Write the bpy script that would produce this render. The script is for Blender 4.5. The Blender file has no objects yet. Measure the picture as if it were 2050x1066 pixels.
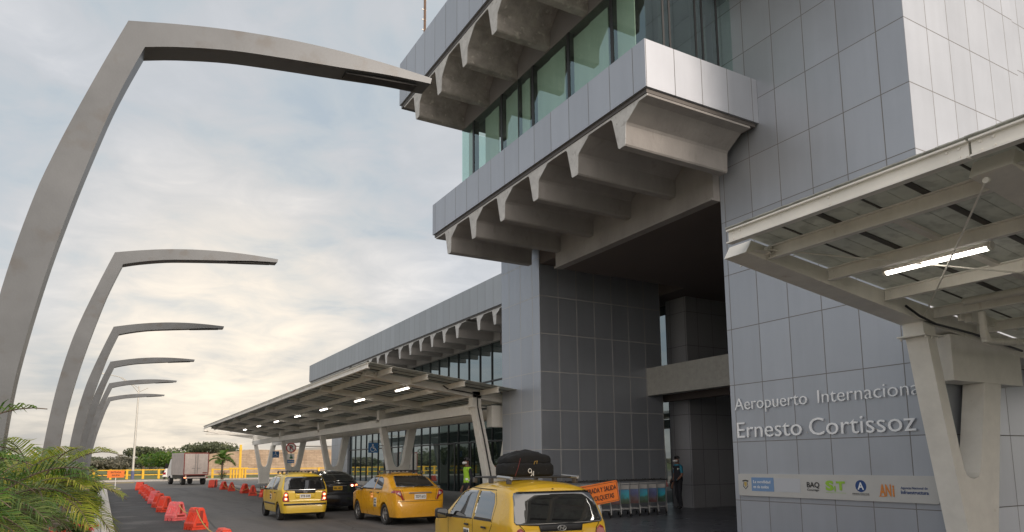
import bpy, bmesh, math, random
from mathutils import Vector, Matrix
S = bpy.context.scene
C = S.collection
R = math.radians
random.seed(7)

# ------------------------------------------------------------------ camera
YAW, PITCH, ROLL, FPX, CPX, CPY, CH = R(30.0042), R(7.8264), R(-.5515), 1409.58, 1025.0, 732.14, 1.75
f_ = Vector((math.sin(YAW)*math.cos(PITCH), math.cos(YAW)*math.cos(PITCH), math.sin(PITCH)))
r_ = Vector((math.cos(YAW), -math.sin(YAW), 0))
u_ = r_.cross(f_)
r2 = r_*math.cos(ROLL)+u_*math.sin(ROLL)
u2 = -r_*math.sin(ROLL)+u_*math.cos(ROLL)
cam = bpy.data.cameras.new('camera')
cam.sensor_width = 36; cam.lens = 36*FPX/2050; cam.shift_y = (CPY-533)/2050
cam.clip_end = 4000; cam.clip_start = .1
co = bpy.data.objects.new('camera', cam); C.objects.link(co)
co.matrix_world = Matrix(((r2.x, u2.x, -f_.x, 0), (r2.y, u2.y, -f_.y, 0), (r2.z, u2.z, -f_.z, CH), (0, 0, 0, 1)))
S.camera = co

# ------------------------------------------------------------------ world
W = bpy.data.worlds.new('World'); S.world = W; W.use_nodes = True
nt = W.node_tree; N = nt.nodes; L = nt.links
N.clear()
def nd(tree, t, **k):
    n = tree.nodes.new(t)
    for a, b in k.items():
        if a.startswith('i_'):
            n.inputs[a[2:].replace('_', ' ')].default_value = b
        else: setattr(n, a, b)
    return n
out = nd(nt, 'ShaderNodeOutputWorld'); bg = nd(nt, 'ShaderNodeBackground')
sky = nd(nt, 'ShaderNodeTexSky', sky_type='NISHITA', sun_disc=False)
sky.sun_elevation = R(21); sky.sun_rotation = R(158)
tc = nd(nt, 'ShaderNodeTexCoord')
sep = nd(nt, 'ShaderNodeSeparateXYZ'); L.new(tc.outputs['Generated'], sep.inputs[0])
def mth(tree, op, a, b=None, c=None, clamp=False):
    n = tree.nodes.new('ShaderNodeMath'); n.operation = op; n.use_clamp = clamp
    for i, v in enumerate((a, b, c)):
        if v is None: continue
        if hasattr(v, 'links') or hasattr(v, 'node'): tree.links.new(v, n.inputs[i])
        else: n.inputs[i].default_value = v
    return n.outputs[0]
def ramp(tree, fac, stops, interp='LINEAR'):
    n = tree.nodes.new('ShaderNodeValToRGB'); n.color_ramp.interpolation = interp
    el = n.color_ramp.elements
    while len(el) > 1: el.remove(el[-1])
    el[0].position = stops[0][0]; el[0].color = (*stops[0][1], 1)
    for p, c in stops[1:]:
        e = el.new(p); e.color = (*c, 1)
    if fac is not None: tree.links.new(fac, n.inputs[0])
    return n.outputs[0]
def mix(tree, fac, a, b, mode='MIX'):
    n = tree.nodes.new('ShaderNodeMix'); n.data_type = 'RGBA'; n.blend_type = mode
    for s, v in ((n.inputs[0], fac), (n.inputs[6], a), (n.inputs[7], b)):
        if hasattr(v, 'node'): tree.links.new(v, s)
        elif isinstance(v, (int, float)): s.default_value = v
        else: s.default_value = (*v, 1)
    return n.outputs[2]
zc = mth(nt, 'MAXIMUM', sep.outputs[2], 0.0)
den = mth(nt, 'ADD', zc, .16)
cx = mth(nt, 'DIVIDE', sep.outputs[0], den); cy = mth(nt, 'DIVIDE', sep.outputs[1], den)
cmb = nd(nt, 'ShaderNodeCombineXYZ'); L.new(cx, cmb.inputs[0]); L.new(cy, cmb.inputs[1])
n1 = nd(nt, 'ShaderNodeTexNoise', i_Scale=1.5, i_Detail=5.0, i_Roughness=.50, i_Distortion=.6); L.new(cmb.outputs[0], n1.inputs['Vector'])
n2 = nd(nt, 'ShaderNodeTexNoise', i_Scale=4.6, i_Detail=7.0, i_Roughness=.6, i_Distortion=.7); L.new(cmb.outputs[0], n2.inputs['Vector'])
cl = mth(nt, 'ADD', mth(nt, 'MULTIPLY', n1.outputs[0], .65), mth(nt, 'MULTIPLY', n2.outputs[0], .35))
# overcast deck: blue grey thin parts, light grey, white
deck = ramp(nt, cl, [(.38, (.42, .48, .535)), (.44, (.475, .52, .555)), (.50, (.52, .54, .565)), (.56, (.56, .575, .60)), (.66, (.68, .68, .69))])
warm = ramp(nt, cl, [(.40, (.43, .41, .395)), (.50, (.49, .46, .43)), (.62, (.60, .555, .505))])
hz = ramp(nt, zc, [(0.0, (1, 1, 1)), (.05, (.85, .85, .85)), (.11, (.45, .45, .45)), (.20, (0, 0, 0))], 'EASE')
# the warm side of the sky is the +Y side where the sun went down
side = mth(nt, 'MULTIPLY_ADD', sep.outputs[1], .5, .5, clamp=True)
hzf = mth(nt, 'MULTIPLY', hz, mth(nt, 'MULTIPLY_ADD', side, .7, .3))
col = mix(nt, hzf, deck, warm)
# sunset glow behind the clouds
gv = nd(nt, 'ShaderNodeVectorMath', operation='DOT_PRODUCT'); L.new(tc.outputs['Generated'], gv.inputs[0])
gd = Vector((.135, .975, .150)).normalized(); gv.inputs[1].default_value = gd
gl = ramp(nt, gv.outputs['Value'], [(.95, (0, 0, 0)), (.98, (.25, .25, .25)), (.993, (.70, .70, .70)), (.999, (.95, .95, .95))])
gl = mth(nt, 'MULTIPLY', gl, mth(nt, 'MULTIPLY_ADD', cl, 2.2, -.45, clamp=True))
col = mix(nt, gl, col, (1.15, .98, .76))
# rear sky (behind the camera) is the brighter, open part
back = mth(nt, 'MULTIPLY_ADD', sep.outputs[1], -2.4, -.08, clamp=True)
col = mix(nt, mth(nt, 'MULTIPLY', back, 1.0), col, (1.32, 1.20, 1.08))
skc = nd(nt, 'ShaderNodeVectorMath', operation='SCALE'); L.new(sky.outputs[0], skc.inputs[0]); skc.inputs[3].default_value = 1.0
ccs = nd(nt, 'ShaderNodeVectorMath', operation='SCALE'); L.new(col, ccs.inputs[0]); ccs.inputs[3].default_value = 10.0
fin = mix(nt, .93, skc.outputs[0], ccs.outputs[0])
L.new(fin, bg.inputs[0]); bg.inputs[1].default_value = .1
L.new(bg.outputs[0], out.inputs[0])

# ------------------------------------------------------------------ soft sun lamp, put behind the camera to brighten the faces on that side
sl = bpy.data.lights.new('sun', 'SUN'); sl.energy = 1.7; sl.angle = R(18); sl.color = (1, .86, .73)
so = bpy.data.objects.new('sun', sl); C.objects.link(so)
sd = Vector((math.sin(R(158))*math.cos(R(21)), math.cos(R(158))*math.cos(R(21)), math.sin(R(21))))
so.rotation_euler = sd.to_track_quat('Z', 'Y').to_euler(); so.location = (0, -10, 30)
S.view_settings.view_transform = 'Standard'; S.view_settings.look = 'None'
S.view_settings.exposure = .22; S.view_settings.gamma = 1
S.render.engine = 'CYCLES'; S.cycles.max_bounces = 8

# ------------------------------------------------------------------ materials
def newmat(name):
    m = bpy.data.materials.new(name); m.use_nodes = True
    t = m.node_tree; b = t.nodes['Principled BSDF']
    return m, t, b
def mat(name, base, rough=.6, metal=0, var=.12, scale=3.0, bump=0, bscale=40, coat=0, emis=None, estr=0, spec=None, stain=None, streak=0):
    m, t, b = newmat(name)
    b.inputs['Roughness'].default_value = rough; b.inputs['Metallic'].default_value = metal
    if spec is not None: b.inputs['Specular IOR Level'].default_value = spec
    if coat: b.inputs['Coat Weight'].default_value = coat; b.inputs['Coat Roughness'].default_value = .05
    tcn = nd(t, 'ShaderNodeTexCoord'); vec = tcn.outputs['Object']
    if streak:
        mp = nd(t, 'ShaderNodeMapping'); t.links.new(vec, mp.inputs[0]); mp.inputs['Scale'].default_value = (1, 1, streak); vec = mp.outputs[0]
    if var:
        n = nd(t, 'ShaderNodeTexNoise', i_Scale=scale, i_Detail=5.0, i_Roughness=.6); t.links.new(vec, n.inputs['Vector'])
        lo = tuple(c*(1-var) for c in base); hi = tuple(min(1, c*(1+var)) for c in base)
        c = ramp(t, n.outputs[0], [(.3, lo), (.7, hi)])
        if stain:
            n3 = nd(t, 'ShaderNodeTexNoise', i_Scale=scale*2.3, i_Detail=6.0); t.links.new(vec, n3.inputs['Vector'])
            f = ramp(t, n3.outputs[0], [(stain[1], (0, 0, 0)), (stain[1]+.12, (1, 1, 1))])
            c = mix(t, mth(t, 'MULTIPLY', f, stain[2]), c, stain[0])
        t.links.new(c, b.inputs['Base Color'])
        rr = ramp(t, n.outputs[0], [(.3, (rough*.88,)*3), (.7, (min(1, rough*1.1),)*3)])
        t.links.new(rr, b.inputs['Roughness'])
    else: b.inputs['Base Color'].default_value = (*base, 1)
    if bump:
        nb = nd(t, 'ShaderNodeTexNoise', i_Scale=float(bscale), i_Detail=4.0); t.links.new(tcn.outputs['Object'], nb.inputs['Vector'])
        bp = nd(t, 'ShaderNodeBump'); bp.inputs['Strength'].default_value = bump; bp.inputs['Distance'].default_value = .02
        t.links.new(nb.outputs[0], bp.inputs['Height']); t.links.new(bp.outputs[0], b.inputs['Normal'])
    if emis:
        b.inputs['Emission Color'].default_value = (*emis, 1); b.inputs['Emission Strength'].default_value = estr
    return m
def panelmat(name, base, joint, oy, py, ox, px, oz, pz, metal=.45, rough=.40, wid=.017, wz=.017):
    """cladding panels: joints every py along y (x faces), px along x (y faces), pz in height"""
    m, t, b = newmat(name)
    g = nd(t, 'ShaderNodeNewGeometry'); sp = nd(t, 'ShaderNodeSeparateXYZ'); t.links.new(g.outputs['Position'], sp.inputs[0])
    sn = nd(t, 'ShaderNodeSeparateXYZ'); t.links.new(g.outputs['True Normal'], sn.inputs[0])
    isx = mth(t, 'GREATER_THAN', mth(t, 'ABSOLUTE', sn.outputs[0]), .7)
    ycell = mth(t, 'DIVIDE', mth(t, 'SUBTRACT', sp.outputs[1], oy), py)
    xcell = mth(t, 'DIVIDE', mth(t, 'SUBTRACT', sp.outputs[0], ox), px)
    h = mth(t, 'ADD', mth(t, 'MULTIPLY', ycell, isx), mth(t, 'MULTIPLY', xcell, mth(t, 'SUBTRACT', 1.0, isx)))
    hf = mth(t, 'FRACT', mth(t, 'ADD', h, 1000.0))
    hd = mth(t, 'MULTIPLY', mth(t, 'MINIMUM', hf, mth(t, 'SUBTRACT', 1.0, hf)), px)
    lh = mth(t, 'LESS_THAN', hd, wid/2)
    cellh = mth(t, 'FLOOR', h)
    if pz:
        v = mth(t, 'DIVIDE', mth(t, 'SUBTRACT', sp.outputs[2], oz), pz)
        vf = mth(t, 'FRACT', mth(t, 'ADD', v, 1000.0))
        vd = mth(t, 'MULTIPLY', mth(t, 'MINIMUM', vf, mth(t, 'SUBTRACT', 1.0, vf)), pz)
        lv = mth(t, 'LESS_THAN', vd, wz/2)
        ln = mth(t, 'MAXIMUM', lh, lv); cellv = mth(t, 'FLOOR', v)
    else: ln = lh; cellv = 0.0
    cc = nd(t, 'ShaderNodeCombineXYZ'); t.links.new(cellh, cc.inputs[0]); t.links.new(isx, cc.inputs[2])
    if pz: t.links.new(cellv, cc.inputs[1])
    wn = nd(t, 'ShaderNodeTexWhiteNoise', noise_dimensions='3D'); t.links.new(cc.outputs[0], wn.inputs['Vector'])
    k = mth(t, 'MULTIPLY_ADD', wn.outputs['Value'], .10, .95)
    ns = nd(t, 'ShaderNodeTexNoise', i_Scale=.9, i_Detail=6.0, i_Roughness=.6); t.links.new(g.outputs['Position'], ns.inputs['Vector'])
    sm = nd(t, 'ShaderNodeMapping'); t.links.new(g.outputs['Position'], sm.inputs[0]); sm.inputs['Scale'].default_value = (5, 5, .35)
    sn_ = nd(t, 'ShaderNodeTexNoise', i_Scale=1.0, i_Detail=5.0, i_Roughness=.6); t.links.new(sm.outputs[0], sn_.inputs['Vector'])
    k2 = mth(t, 'MULTIPLY', mth(t, 'MULTIPLY', k, mth(t, 'MULTIPLY_ADD', ns.outputs[0], .22, .89)), mth(t, 'MULTIPLY_ADD', sn_.outputs[0], .14, .93))
    vs = nd(t, 'ShaderNodeVectorMath', operation='SCALE'); vs.inputs[0].default_value = base; t.links.new(k2, vs.inputs[3])
    t.links.new(mix(t, ln, vs.outputs[0], joint), b.inputs['Base Color'])
    t.links.new(mth(t, 'MULTIPLY', mth(t, 'SUBTRACT', 1.0, ln), metal), b.inputs['Metallic'])
    t.links.new(mth(t, 'ADD', mth(t, 'MULTIPLY', ln, .4), mth(t, 'MULTIPLY_ADD', ns.outputs[0], .16, rough-.08)), b.inputs['Roughness'])
    tl = nd(t, 'ShaderNodeVectorMath', operation='SUBTRACT'); t.links.new(wn.outputs['Color'], tl.inputs[0]); tl.inputs[1].default_value = (.5, .5, .5)
    ts = nd(t, 'ShaderNodeVectorMath', operation='SCALE'); t.links.new(tl.outputs[0], ts.inputs[0]); ts.inputs[3].default_value = .014
    wv = nd(t, 'ShaderNodeTexNoise', i_Scale=1.3, i_Detail=1.0); t.links.new(g.outputs['Position'], wv.inputs['Vector'])
    w2 = nd(t, 'ShaderNodeVectorMath', operation='SUBTRACT'); t.links.new(wv.outputs['Color'], w2.inputs[0]); w2.inputs[1].default_value = (.5, .5, .5)
    w3 = nd(t, 'ShaderNodeVectorMath', operation='SCALE'); t.links.new(w2.outputs[0], w3.inputs[0]); w3.inputs[3].default_value = .03
    a1 = nd(t, 'ShaderNodeVectorMath', operation='ADD'); t.links.new(ts.outputs[0], a1.inputs[0]); t.links.new(w3.outputs[0], a1.inputs[1])
    a2 = nd(t, 'ShaderNodeVectorMath', operation='ADD'); t.links.new(a1.outputs[0], a2.inputs[0]); t.links.new(g.outputs['Normal'], a2.inputs[1])
    a3 = nd(t, 'ShaderNodeVectorMath', operation='NORMALIZE'); t.links.new(a2.outputs[0], a3.inputs[0])
    bp = nd(t, 'ShaderNodeBump'); bp.inputs['Distance'].default_value = .01; bp.inputs['Strength'].default_value = .5
    t.links.new(a3.outputs[0], bp.inputs['Normal'])
    t.links.new(mth(t, 'SUBTRACT', mth(t, 'MULTIPLY', wn.outputs['Value'], .0), ln), bp.inputs['Height']); t.links.new(bp.outputs[0], b.inputs['Normal'])
    return m
ALU = (.385, .412, .462)
M = {}
M['clad'] = panelmat('cladding', ALU, (.19, .185, .185), 9.90, .746, 12.37, .712, 2.13, 1.213)
M['band'] = panelmat('band_cladding', (.40, .425, .475), (.18, .18, .18), 9.96, .735, 9.30, .73, 0, 0)
M['wingband'] = panelmat('wing_cladding', (.34, .36, .385), (.17, .17, .17), 0, .8, 0, .8, 0, 0, metal=.5, rough=.42, wid=.02)
M['clad2'] = panelmat('matt_cladding', (.30, .305, .33), (.12, .12, .12), 9.90, .746, 12.37, .712, 2.13, 1.213, metal=.1, rough=.6)
M['clad3'] = panelmat('pier_cladding', ALU, (.50, .49, .48), 9.90, .746, 12.37, .712, 2.13, 1.213, wid=.024, wz=.022)
M['trim'] = mat('dark_trim', (.10, .09, .085), .5, .3)
M['conc'] = mat('rib_concrete', (.30, .285, .278), .85, var=.12, scale=2.2, bump=.35, bscale=14, stain=((.16, .145, .135), .60, .3), streak=.45)
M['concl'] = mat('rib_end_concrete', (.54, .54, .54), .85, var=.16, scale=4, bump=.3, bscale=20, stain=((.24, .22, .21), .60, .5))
M['spall'] = mat('spalled_concrete', (.30, .28, .265), .9, var=.3, scale=3, bump=.9, bscale=9, stain=((.52, .49, .45), .60, .8))
M['beamc'] = mat('grey_render', (.36, .355, .33), .85, var=.10, scale=6, bump=.2, bscale=30, stain=((.27, .26, .24), .56, .45))
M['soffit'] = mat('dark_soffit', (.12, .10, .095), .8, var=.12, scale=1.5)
M['recess'] = mat('recess_grey', (.20, .19, .19), .6, var=.08)
M['asph'] = None
M['steel'] = mat('cream_paint', (.80, .775, .72), .45, var=.10, scale=3, stain=((.45, .36, .27), .66, .5), bump=.06, bscale=60, streak=.4)
M['steelw'] = mat('cream_paint_clean', (.80, .78, .73), .45, var=.07, scale=3, stain=((.48, .40, .32), .70, .4))
M['zinc'] = mat('zinc_sheet', (.56, .56, .52), .5, .25, var=.25, scale=2.2, stain=((.16, .15, .13), .52, .5), streak=.6)
t_ = M['zinc'].node_tree; tl_ = nd(t_, 'ShaderNodeBsdfTranslucent'); tl_.inputs[0].default_value = (.62, .64, .60, 1)
mz_ = nd(t_, 'ShaderNodeMixShader'); mz_.inputs[0].default_value = .30
t_.links.new(t_.nodes['Principled BSDF'].outputs[0], mz_.inputs[1]); t_.links.new(tl_.outputs[0], mz_.inputs[2]); t_.links.new(mz_.outputs[0], t_.nodes['Material Output'].inputs[0])
M['zincd'] = mat('sheet_lap', (.10, .095, .09), .6, .3)
M['pole'] = mat('brushed_steel', (.125, .133, .143), .40, .35, var=.14, scale=1.2, stain=((.10, .092, .085), .58, .5), bump=.03)
M['bolt'] = mat('bolt_metal', (.6, .58, .54), .4, .4, var=0)
M['pvc'] = mat('pvc', (.62, .60, .54), .35, var=.08, scale=8, stain=((.40, .36, .30), .62, .4))
M['black'] = mat('black_plastic', (.022, .022, .024), .45, var=0)
M['rubber'] = mat('rubber', (.028, .027, .027), .8, var=.1)
M['rim'] = mat('wheel_rim', (.42, .42, .42), .35, .7, var=.1)
M['rimd'] = mat('dark_rim', (.16, .17, .18), .45, .5, var=.1)
M['lampw'] = mat('fluorescent', (1, 1, 1), .5, var=0, emis=(1, .93, .82), estr=8)
M['brake'] = mat('lit_brake', (.8, .1, .05), .3, var=0, emis=(1, .28, .10), estr=3.0)
M['brakec'] = mat('lit_core', (1, .6, .4), .3, var=0, emis=(1, .62, .38), estr=4.5)
M['lens'] = mat('red_lens', (.30, .012, .02), .12, var=0, coat=1)
M['lensw'] = mat('clear_lens', (.6, .5, .5), .1, var=0, coat=1)
M['taxi1'] = mat('taxi_yellow_dusty', (.72, .44, .025), .30, var=.06, scale=2, coat=.5)
M['taxi2'] = mat('taxi_yellow_lemon', (.74, .50, .03), .32, var=.06, scale=2, coat=.4)
M['taxi3'] = mat('taxi_yellow_amber', (.74, .36, .012), .28, var=.05, scale=2, coat=.7)
for k_, dust in (('taxi1', .55), ('taxi2', .45), ('taxi3', .30)):
    t_ = M[k_].node_tree; b_ = t_.nodes['Principled BSDF']; src = b_.inputs['Base Color'].links[0].from_socket
    o_ = nd(t_, 'ShaderNodeTexCoord'); s_ = nd(t_, 'ShaderNodeSeparateXYZ'); t_.links.new(o_.outputs['Object'], s_.inputs[0])
    n_ = nd(t_, 'ShaderNodeTexNoise', i_Scale=5.0, i_Detail=6.0); t_.links.new(o_.outputs['Object'], n_.inputs['Vector'])
    f__ = mth(t_, 'MULTIPLY', mth(t_, 'SUBTRACT', .95, mth(t_, 'ADD', s_.outputs[2], mth(t_, 'MULTIPLY', n_.outputs[0], .5)), clamp=True), dust)
    t_.links.new(mix(t_, f__, src, (.20, .15, .09)), b_.inputs['Base Color'])
M['blackpaint'] = mat('black_car_paint', (.008, .009, .013), .2, var=0, coat=1)
M['seam'] = mat('seam_shadow_gap', (.06, .045, .02), .8, var=0)
M['white'] = mat('white_paint', (.78, .77, .74), .5, var=.05)
M['ink'] = mat('dark_ink', (.03, .03, .035), .6, var=0)
M['plateY'] = mat('plate_yellow', (.75, .45, .03), .4, var=0)
M['barr'] = mat('barrier_orange', (.74, .065, .03), .48, var=.14, scale=5, stain=((.40, .09, .06), .58, .4))
M['barr2'] = mat('barrier_pink_red', (.80, .15, .16), .5, var=.12, scale=5, stain=((.60, .40, .37), .54, .6))
M['yel'] = mat('railing_yellow', (.80, .47, .03), .45, var=.08)
M['orange'] = mat('sign_orange', (1.0, .24, .04), .5, var=.05, emis=(1, .2, .02), estr=0.0)
M['blue'] = mat('sign_blue', (.02, .14, .36), .5, var=0)
M['red'] = mat('sign_red', (.45, .02, .03), .5, var=0)
M['kerb'] = mat('kerb_concrete', (.52, .49, .45), .85, var=.15, scale=4, bump=.3, stain=((.3, .28, .25), .6, .5))
M['soil'] = mat('soil', (.13, .10, .075), .95, var=.3, scale=6, bump=.8, bscale=12)
M['bark'] = mat('bark', (.13, .10, .075), .9, var=.25, scale=8, bump=.6)
M['cloth'] = mat('suitcase_fabric', (.009, .009, .010), .85, var=.25, scale=9, bump=.35, bscale=90)
M['cord'] = mat('rope_yellow', (.55, .36, .10), .8, var=.1)
M['cordr'] = mat('rope_dark_red', (.16, .03, .03), .8, var=.1)
M['skin'] = mat('skin', (.20, .10, .065), .6, var=.1)
M['navy'] = mat('dark_cloth', (.018, .019, .026), .85, var=.15)
M['teal'] = mat('teal_cloth', (.02, .20, .30), .8, var=.1)
M['hivis'] = mat('hi_vis', (.33, .58, .03), .7, var=.06)
M['refl'] = mat('reflective_tape', (.75, .78, .70), .4, var=0)
M['curtain'] = None

def asphalt():
    m, t, b = newmat('asphalt')
    g = nd(t, 'ShaderNodeNewGeometry'); P = g.outputs['Position']
    n = nd(t, 'ShaderNodeTexNoise', i_Scale=.35, i_Detail=8.0, i_Roughness=.65); t.links.new(P, n.inputs[0])
    f = nd(t, 'ShaderNodeTexNoise', i_Scale=70.0, i_Detail=3.0); t.links.new(P, f.inputs[0])
    mp = nd(t, 'ShaderNodeMapping'); t.links.new(P, mp.inputs[0]); mp.inputs['Scale'].default_value = (1.1, .12, 1)
    st = nd(t, 'ShaderNodeTexNoise', i_Scale=1.0, i_Detail=4.0); t.links.new(mp.outputs[0], st.inputs[0])
    c = ramp(t, n.outputs[0], [(.32, (.085, .08, .08)), (.52, (.12, .113, .11)), (.70, (.165, .155, .148))])
    c = mix(t, .45, c, ramp(t, f.outputs[0], [(.3, (.06, .06, .06)), (.7, (.19, .18, .175))]))
    c = mix(t, mth(t, 'MULTIPLY', ramp(t, st.outputs[0], [(.5, (0, 0, 0)), (.66, (1, 1, 1))]), .45), c, (.045, .043, .043))
    # newer darker lane west of the barriers
    sp = nd(t, 'ShaderNodeSeparateXYZ'); t.links.new(P, sp.inputs[0])
    lane = mth(t, 'MULTIPLY', mth(t, 'LESS_THAN', sp.outputs[0], 2.3), mth(t, 'LESS_THAN', sp.outputs[1], 61.5))
    pt = nd(t, 'ShaderNodeTexNoise', i_Scale=.55, i_Detail=5.0); t.links.new(P, pt.inputs[0])
    dk = mix(t, ramp(t, pt.outputs[0], [(.56, (0, 0, 0)), (.66, (1, 1, 1))]), (.032, .031, .033), (.085, .082, .08))
    c = mix(t, mth(t, 'MULTIPLY', lane, .95), c, dk)
    vp = nd(t, 'ShaderNodeTexVoronoi', i_Scale=.16); mp2 = nd(t, 'ShaderNodeMapping'); t.links.new(P, mp2.inputs[0]); mp2.inputs['Scale'].default_value = (1.6, .5, 1); t.links.new(mp2.outputs[0], vp.inputs['Vector'])
    c = mix(t, mth(t, 'MULTIPLY', mth(t, 'GREATER_THAN', vp.outputs['Color'], .68), .35), c, (.060, .057, .056))
    ol = nd(t, 'ShaderNodeTexNoise', i_Scale=1.7, i_Detail=2.0); t.links.new(P, ol.inputs[0])
    c = mix(t, mth(t, 'MULTIPLY', ramp(t, ol.outputs[0], [(.66, (0, 0, 0)), (.72, (1, 1, 1))]), .5), c, (.035, .034, .034))
    cr = nd(t, 'ShaderNodeTexVoronoi', feature='DISTANCE_TO_EDGE', i_Scale=.32); t.links.new(P, cr.inputs['Vector'])
    t.links.new(mix(t, mth(t, 'MULTIPLY', mth(t, 'LESS_THAN', cr.outputs['Distance'], .006), .7), c, (.03, .03, .03)), b.inputs['Base Color'])
    t.links.new(ramp(t, n.outputs[0], [(.3, (.62,)*3), (.7, (.85,)*3)]), b.inputs['Roughness'])
    bp = nd(t, 'ShaderNodeBump'); bp.inputs['Strength'].default_value = .5; bp.inputs['Distance'].default_value = .01
    t.links.new(f.outputs[0], bp.inputs['Height']); t.links.new(bp.outputs[0], b.inputs['Normal'])
    return m
M['asph'] = asphalt()
def tiles(name, c1, c2, size, rough):
    m, t, b = newmat(name)
    g = nd(t, 'ShaderNodeNewGeometry')
    br = nd(t, 'ShaderNodeTexBrick', offset=0.0); t.links.new(g.outputs['Position'], br.inputs['Vector'])
    br.inputs['Color1'].default_value = (*c1, 1); br.inputs['Color2'].default_value = (*c2, 1); br.inputs['Mortar'].default_value = (*[x*.6 for x in c1], 1)
    br.inputs['Scale'].default_value = 1/size; br.inputs['Mortar Size'].default_value = .012; br.inputs['Brick Width'].default_value = 1.0; br.inputs['Row Height'].default_value = 1.0
    n = nd(t, 'ShaderNodeTexNoise', i_Scale=1.6, i_Detail=6.0); t.links.new(g.outputs['Position'], n.inputs[0])
    k = mth(t, 'MULTIPLY_ADD', n.outputs[0], .7, .65)
    vs = nd(t, 'ShaderNodeVectorMath', operation='SCALE'); t.links.new(br.outputs[0], vs.inputs[0]); t.links.new(k, vs.inputs[3])
    t.links.new(vs.outputs[0], b.inputs['Base Color'])
    t.links.new(mth(t, 'MULTIPLY_ADD', n.outputs[0], .25, rough-.12), b.inputs['Roughness'])
    return m
M['tile'] = tiles('dark_tile', (.060, .063, .076), (.078, .081, .095), .6, .30)
M['pave'] = tiles('pavement_tile', (.17, .165, .16), (.20, .19, .18), .4, .7)
def grass():
    m, t, b = newmat('grass')
    g = nd(t, 'ShaderNodeNewGeometry')
    n = nd(t, 'ShaderNodeTexNoise', i_Scale=.12, i_Detail=8.0, i_Roughness=.7); t.links.new(g.outputs['Position'], n.inputs[0])
    t.links.new(ramp(t, n.outputs[0], [(.3, (.055, .085, .02)), (.55, (.12, .14, .04)), (.72, (.22, .19, .09))]), b.inputs['Base Color'])
    b.inputs['Roughness'].default_value = 1
    return m
M['grass'] = grass()
def leafmat(name, a, b_, c_, tr=.35):
    m, t, b = newmat(name)
    oi = nd(t, 'ShaderNodeNewGeometry')
    n = nd(t, 'ShaderNodeTexNoise', i_Scale=1.4, i_Detail=3.0); t.links.new(oi.outputs['Position'], n.inputs[0])
    k = mth(t, 'ADD', mth(t, 'MULTIPLY', n.outputs[0], .6), mth(t, 'MULTIPLY', oi.outputs['Random Per Island'], .4))
    c = ramp(t, k, [(.3, a), (.5, b_), (.72, c_)])
    t.links.new(c, b.inputs['Base Color']); b.inputs['Roughness'].default_value = .5
    tl = nd(t, 'ShaderNodeBsdfTranslucent'); t.links.new(c, tl.inputs[0])
    ms = nd(t, 'ShaderNodeMixShader'); ms.inputs[0].default_value = tr
    t.links.new(b.outputs[0], ms.inputs[1]); t.links.new(tl.outputs[0], ms.inputs[2])
    t.links.new(ms.outputs[0], t.nodes['Material Output'].inputs[0])
    return m
M['palmA'] = leafmat('palm_green', (.06, .11, .03), (.11, .18, .045), (.22, .27, .08))
M['palmB'] = leafmat('palm_yellow', (.20, .28, .02), (.36, .42, .05), (.52, .44, .12), .5)
M['palmC'] = leafmat('palm_bright', (.05, .13, .02), (.10, .20, .03), (.2, .26, .05), .4)
M['treeA'] = leafmat('tree_leaf_haze', (.08, .10, .06), (.13, .15, .085), (.20, .21, .12), .3)  # leaf greens lightened to put distance haze into the colour
M['treeB'] = leafmat('tree_leaf_pale_haze', (.13, .13, .095), (.18, .175, .13), (.24, .22, .16), .3)  # paler, greyer leaves, with the haze of distance mixed into the colour
M['shrub'] = leafmat('shrub_leaf', (.03, .06, .018), (.06, .10, .025), (.12, .15, .04), .3)
M['petal'] = mat('red_petal', (.55, .05, .03), .6, var=.2)
def stonewall():
    m, t, b = newmat('block_wall')
    g = nd(t, 'ShaderNodeNewGeometry'); sp = nd(t, 'ShaderNodeSeparateXYZ'); t.links.new(g.outputs['Position'], sp.inputs[0])
    cb = nd(t, 'ShaderNodeCombineXYZ'); t.links.new(sp.outputs[0], cb.inputs[0]); t.links.new(sp.outputs[2], cb.inputs[1])
    br = nd(t, 'ShaderNodeTexBrick'); t.links.new(cb.outputs[0], br.inputs['Vector'])
    br.inputs['Color1'].default_value = (.55, .41, .30, 1); br.inputs['Color2'].default_value = (.36, .255, .18, 1); br.inputs['Mortar'].default_value = (.24, .18, .14, 1)
    br.inputs['Scale'].default_value = 1.0; br.inputs['Mortar Size'].default_value = .03; br.inputs['Brick Width'].default_value = .9; br.inputs['Row Height'].default_value = .30
    n = nd(t, 'ShaderNodeTexNoise', i_Scale=.9, i_Detail=6.0); t.links.new(g.outputs['Position'], n.inputs[0])
    c = mix(t, .5, br.outputs[0], ramp(t, n.outputs[0], [(.35, (.26, .19, .14)), (.6, (.50, .38, .28))]))
    t.links.new(c, b.inputs['Base Color']); b.inputs['Roughness'].default_value = .95
    return m
M['wallst'] = stonewall()
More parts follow.
